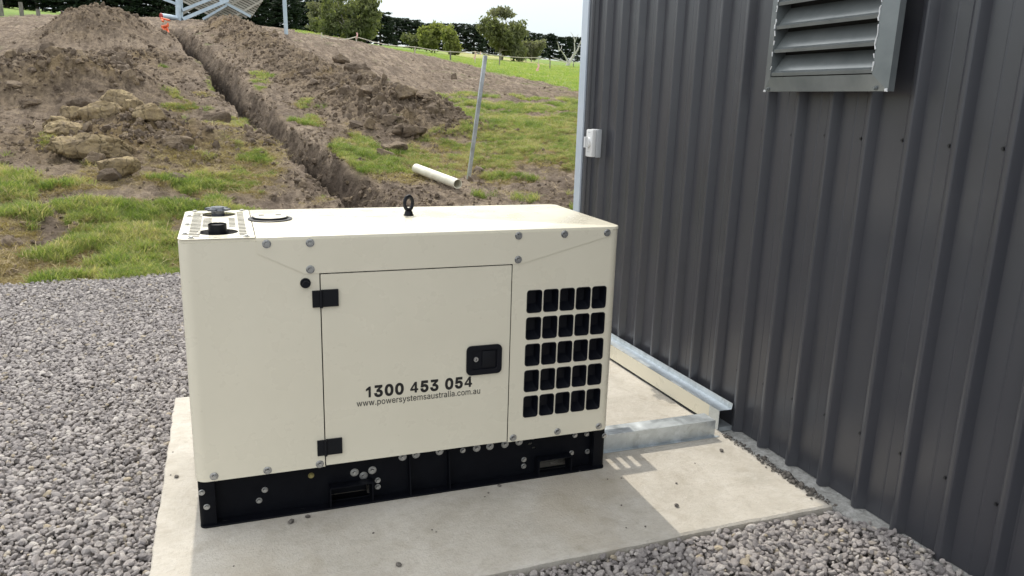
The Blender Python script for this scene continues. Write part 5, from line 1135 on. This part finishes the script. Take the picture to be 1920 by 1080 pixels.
for (u, v, h_, w_, d, mt, lb) in ((669, 61, 11, 3, 36, 'pink', 'pink and white ribbon tied on the rope at the dirt crest'), (778, 88, 11, 2.5, 44, 'tape', 'pale ribbon hanging at the near edge of the paddock'), (891, 96, 14, 3.2, 50, 'pink', 'pink ribbon hanging beside the top of the leaning post'), (1009, 120, 12, 4, 40, 'pink', 'whitish pink rag hanging low in the paddock'), (901, 97, 5, 2, 70, 'pink', 'tiny pink marker just right of the leaning post')):
    p = Vector(far(u, v, d)); s = d / FPX; bm = bmesh.new(); cols = 4; rows = 7; g_ = [[bm.verts.new(((c / (cols - 1) - .5) * w_ * s * (1 - .3 * math.sin(r)) + .3 * w_ * s * math.sin(r * .9), .04 * math.sin(r * 1.3 + c), -r / (rows - 1) * h_ * s)) for c in range(cols)] for r in range(rows)]
    for r in range(rows - 1):
        for c in range(cols - 1): bm.faces.new((g_[r][c], g_[r][c + 1], g_[r + 1][c + 1], g_[r + 1][c]))
    bmesh.ops.solidify(bm, geom=bm.faces[:], thickness=.01)
    o = bmobj('ribbon', bm, M[mt], loc=tuple(p)); tag(o, lb, 'ribbon', 'marker ribbons on the fence')

# ---------------------------------------------------------------- trees
def leaf_mesh(name, centers, radii, per, size, seed, mat_, flat=.5):
    r = np.random.default_rng(seed); n = len(centers); C = np.repeat(centers, per, 0); R_ = np.repeat(radii, per, 0)
    d = r.normal(size=(n * per, 3)); d /= np.linalg.norm(d, axis=1, keepdims=True); rad = r.random((n * per, 1)) ** .45
    P = C + d * rad * R_; a = r.normal(size=P.shape); a[:, 2] *= flat; a /= np.linalg.norm(a, axis=1, keepdims=True); b = r.normal(size=P.shape); b -= (b * a).sum(1, keepdims=True) * a; b /= np.linalg.norm(b, axis=1, keepdims=True)
    s = size * r.uniform(.5, 1.3, (len(P), 1)); V = np.stack([P - a * s, P + b * s * .45, P + a * s, P - b * s * .45], 1).reshape(-1, 3); F = np.arange(len(V)).reshape(-1, 4)
    return npmesh(name, V, F, mat_)
def limb(bm, a, b, r0, r1, seg=7, bend=.15, steps=4, rnd=random):
    a = Vector(a); b = Vector(b); off = Vector((rnd.uniform(-1, 1), rnd.uniform(-1, 1), rnd.uniform(-.3, .3))) * (b - a).length * bend; last = a
    for i in range(1, steps + 1):
        t = i / steps; q = a.lerp(b, t) + off * math.sin(PI * t); tube(bm, last, q, r0 + (r1 - r0) * (i - 1) / steps, r0 + (r1 - r0) * t, seg); last = q
def cypress(seed):
    r = np.random.default_rng(seed); H = 8.; cs = []; rs = []
    for i in range(190):
        z = H * (.05 + .93 * r.random() ** .85); w_ = 3.3 * (1 - .45 * (z / H) ** 2) * (.6 + .4 * math.sqrt(r.random())) 
        a = r.uniform(0, 2 * PI); q = w_ * r.uniform(.35, 1.05); cs.append((q * math.cos(a), q * math.sin(a), z + .1 * q)); rs.append((r.uniform(.5, 1.0), r.uniform(.5, 1.0), r.uniform(.16, .34)))
    crown = leaf_mesh('crown', np.array(cs), np.array(rs), 50, .22, seed, M['cypress'], .35)
    bm = bmesh.new(); rn = random.Random(seed); limb(bm, (0, 0, -.6), (rn.uniform(-.3, .3), 0, H * .85), .30, .07, 9, .03, 6, rn)
    for i in range(9): z = rn.uniform(.9, 6); a = rn.uniform(0, 6.28); limb(bm, (0, 0, z), (2 * math.cos(a), 2 * math.sin(a), z + rn.uniform(.2, 1)), .10, .03, 6, .1, 3, rn)
    me = bpy.data.meshes.new('trunk'); bm.to_mesh(me); bm.free(); me.materials.append(M['bark']); return crown, me
cyp = [cypress(900 + i) for i in range(5)]
def tree(name, label, grp, loc, crown, trunk, sc, rz, cat='tree'):
    t = thing(name, label, cat, loc, grp); t.scale = sc; t.rotation_euler = (0, 0, rz)
    meshobj('trunk', trunk, None, t); meshobj('crown', crown, None, t); return t
us = np.arange(-40, 1112, 29.)
for i, u in enumerate(us):
    dd = np.interp(u, (-150, 0, 300, 560, 800, 1085, 1200), (128, 128, 122, 132, 165, 188, 195)) + (6 if i % 2 else 0)
    r = ray(u, 60); h = math.hypot(r[0], r[1]); x, y = CAM[0] + r[0] / h * dd, CAM[1] + r[1] / h * dd; z = Z(x, y)
    toprow = np.interp(u, (-150, 0, 400, 480, 560, 640, 720, 800, 860, 930, 1000, 1085, 1200), (-60, -55, -40, -18, -4, 2, 22, 44, 40, 50, 58, 71, 80)) + random.uniform(-3, 3)
    P = far(u, toprow, dd); H = P[2] - z; s = H / 8.1
    lb = 'dark cypress windbreak tree in the row behind the hill'
    where = ('above the timber posts' if u < 90 else 'behind the spoil heap' if u < 290 else 'behind the slatted frame' if u < 500 else 'behind the broad gum' if u < 720 else 'behind the gums' if u < 985 else 'at the right end')
    tree('cypress_tree', 'dark windbreak cypress %s, %s counted leftward from the wall corner' % (where, ordn(len(us) - i)), 'dark cypresses in the windbreak', (x, y, z - .2), *cyp[i % 5], (max(s, .95) * random.uniform(.95, 1.1), max(s, .95), s), random.uniform(0, 6))
def gum(seed, H, W_, mt, per=40, n=120, low=.12, leaf=.22, bark='gumbark', lz=.3, nb=9):
    r = np.random.default_rng(seed); cs = []; rs = []; lobes = [(r.uniform(-.6, .6) * W_, r.uniform(-.6, .6) * W_ * .8, H * r.uniform(lz, .82), r.uniform(.28, .48) * W_) for _ in range(nb)]
    for i in range(n):
        lx_, ly_, lz_, lr_ = lobes[r.integers(nb)]; d_ = r.normal(size=3); d_ /= np.linalg.norm(d_); q = r.random() ** .4
        p = np.array([lx_, ly_, lz_]) + d_ * lr_ * q * np.array([1, 1, .8]);
        if p[2] < low * H: p[2] = low * H + r.random() * .1 * H
        cs.append(p); rs.append((r.uniform(.35, .8), r.uniform(.35, .8), r.uniform(.3, .7)))
    crown = leaf_mesh('crown', np.array(cs), np.array(rs), per, leaf, seed, M[mt], 1.4)
    bm = bmesh.new(); rn = random.Random(seed); limb(bm, (0, 0, -.4), (0, 0, H * .45), .2 * H / 8, .12 * H / 8, 9, .04, 4, rn)
    for lx_, ly_, lz_, lr_ in lobes: limb(bm, (0, 0, H * rn.uniform(.12, .42)), (lx_, ly_, lz_ + lr_ * .4), .10 * H / 8, .025, 6, .12, 5, rn)
    me = bpy.data.meshes.new('trunk'); bm.to_mesh(me); bm.free(); me.materials.append(M[bark]); return crown, me
def put_gum(u, vb, vt, wpx, dd, seed, mt, label, name='gum_tree', **kw):
    r = ray(u, vb); h = math.hypot(r[0], r[1]); x, y = CAM[0] + r[0] / h * dd, CAM[1] + r[1] / h * dd; z = Z(x, y); H = far(u, vt, dd)[2] - z; W_ = wpx * dd / FPX / 2 * 1.05
    c, t = gum(seed, H, W_, mt, **kw); return tree(name, label, 'paddock gum trees in front of the windbreak', (x, y, z), c, t, (1, 1, 1), 0)
put_gum(938, 112, 36, 88, 100, 21, 'gum', 'large olive gum tree in the middle of the paddock, bushy to the ground', n=330, low=.03, lz=.14, nb=15)
put_gum(940, 112, -3, 62, 102, 22, 'gumgrey', 'tall sparse gum with thin crown rising above the bushy olive one', n=60, per=22, low=.72, leaf=.20)
put_gum(996, 112, 71, 46, 108, 23, 'gumgrey', 'small grey-green gum right of the large olive one', n=80, per=34, low=.1, lz=.25)
put_gum(815, 96, 39, 62, 105, 24, 'gumlight', 'light green gum left of the large olive one', n=170, low=.05, lz=.2, nb=11)
put_gum(850, 100, 58, 44, 103, 25, 'gumlight', 'low light green gum beside the pair of pale gums', n=90, low=.05, lz=.2)
put_gum(775, 92, 62, 34, 108, 26, 'gum', 'small dull gum at the left of the light green ones', n=60, low=.1)
put_gum(652, 80, -16, 120, 96, 27, 'gum', 'broad tall gum rising over the dirt crest behind the pink ribbon', n=320, low=.08, lz=.2, nb=14)
put_gum(606, 78, 2, 50, 100, 28, 'gumgrey', 'thin grey gum leaning out left of the broad tall gum', n=60, per=24, low=.3)
# dead white tree
r = ray(1064, 118); h = math.hypot(r[0], r[1]); dd = 100.; x, y = CAM[0] + r[0] / h * dd, CAM[1] + r[1] / h * dd; z = Z(x, y)
dt = thing('dead_tree', 'bare white dead tree with forked limbs beside the wall corner', 'tree', (x, y, z)); rn = random.Random(5)
s = dd / FPX
bm = bmesh.new(); limb(bm, (-.2, 0, -.3), (.8 * s * 14, 0, 17 * s), .26, .15, 8, .04, 4, rn); bmobj('trunk', bm, M['palebark'], dt)
for (a, b, r0) in (((11, 17), (24, 38), .15), ((24, 38), (27, 62), .08), ((11, 17), (12, 40), .12), ((12, 40), (8, 58), .07), ((12, 40), (20, 55), .05), ((0, 6), (-16, 24), .14), ((-16, 24), (-22, 40), .07), ((-16, 24), (-8, 36), .05), ((24, 38), (34, 50), .05), ((-2, 5), (-28, 12), .08)):
    bm = bmesh.new(); limb(bm, (a[0] * s, rn.uniform(-.2, .2), a[1] * s), (b[0] * s, rn.uniform(-.8, .8), b[1] * s), r0, r0 * .35, 6, .10, 4, rn); bmobj('branch', bm, M['palebark'], dt)
print('done')
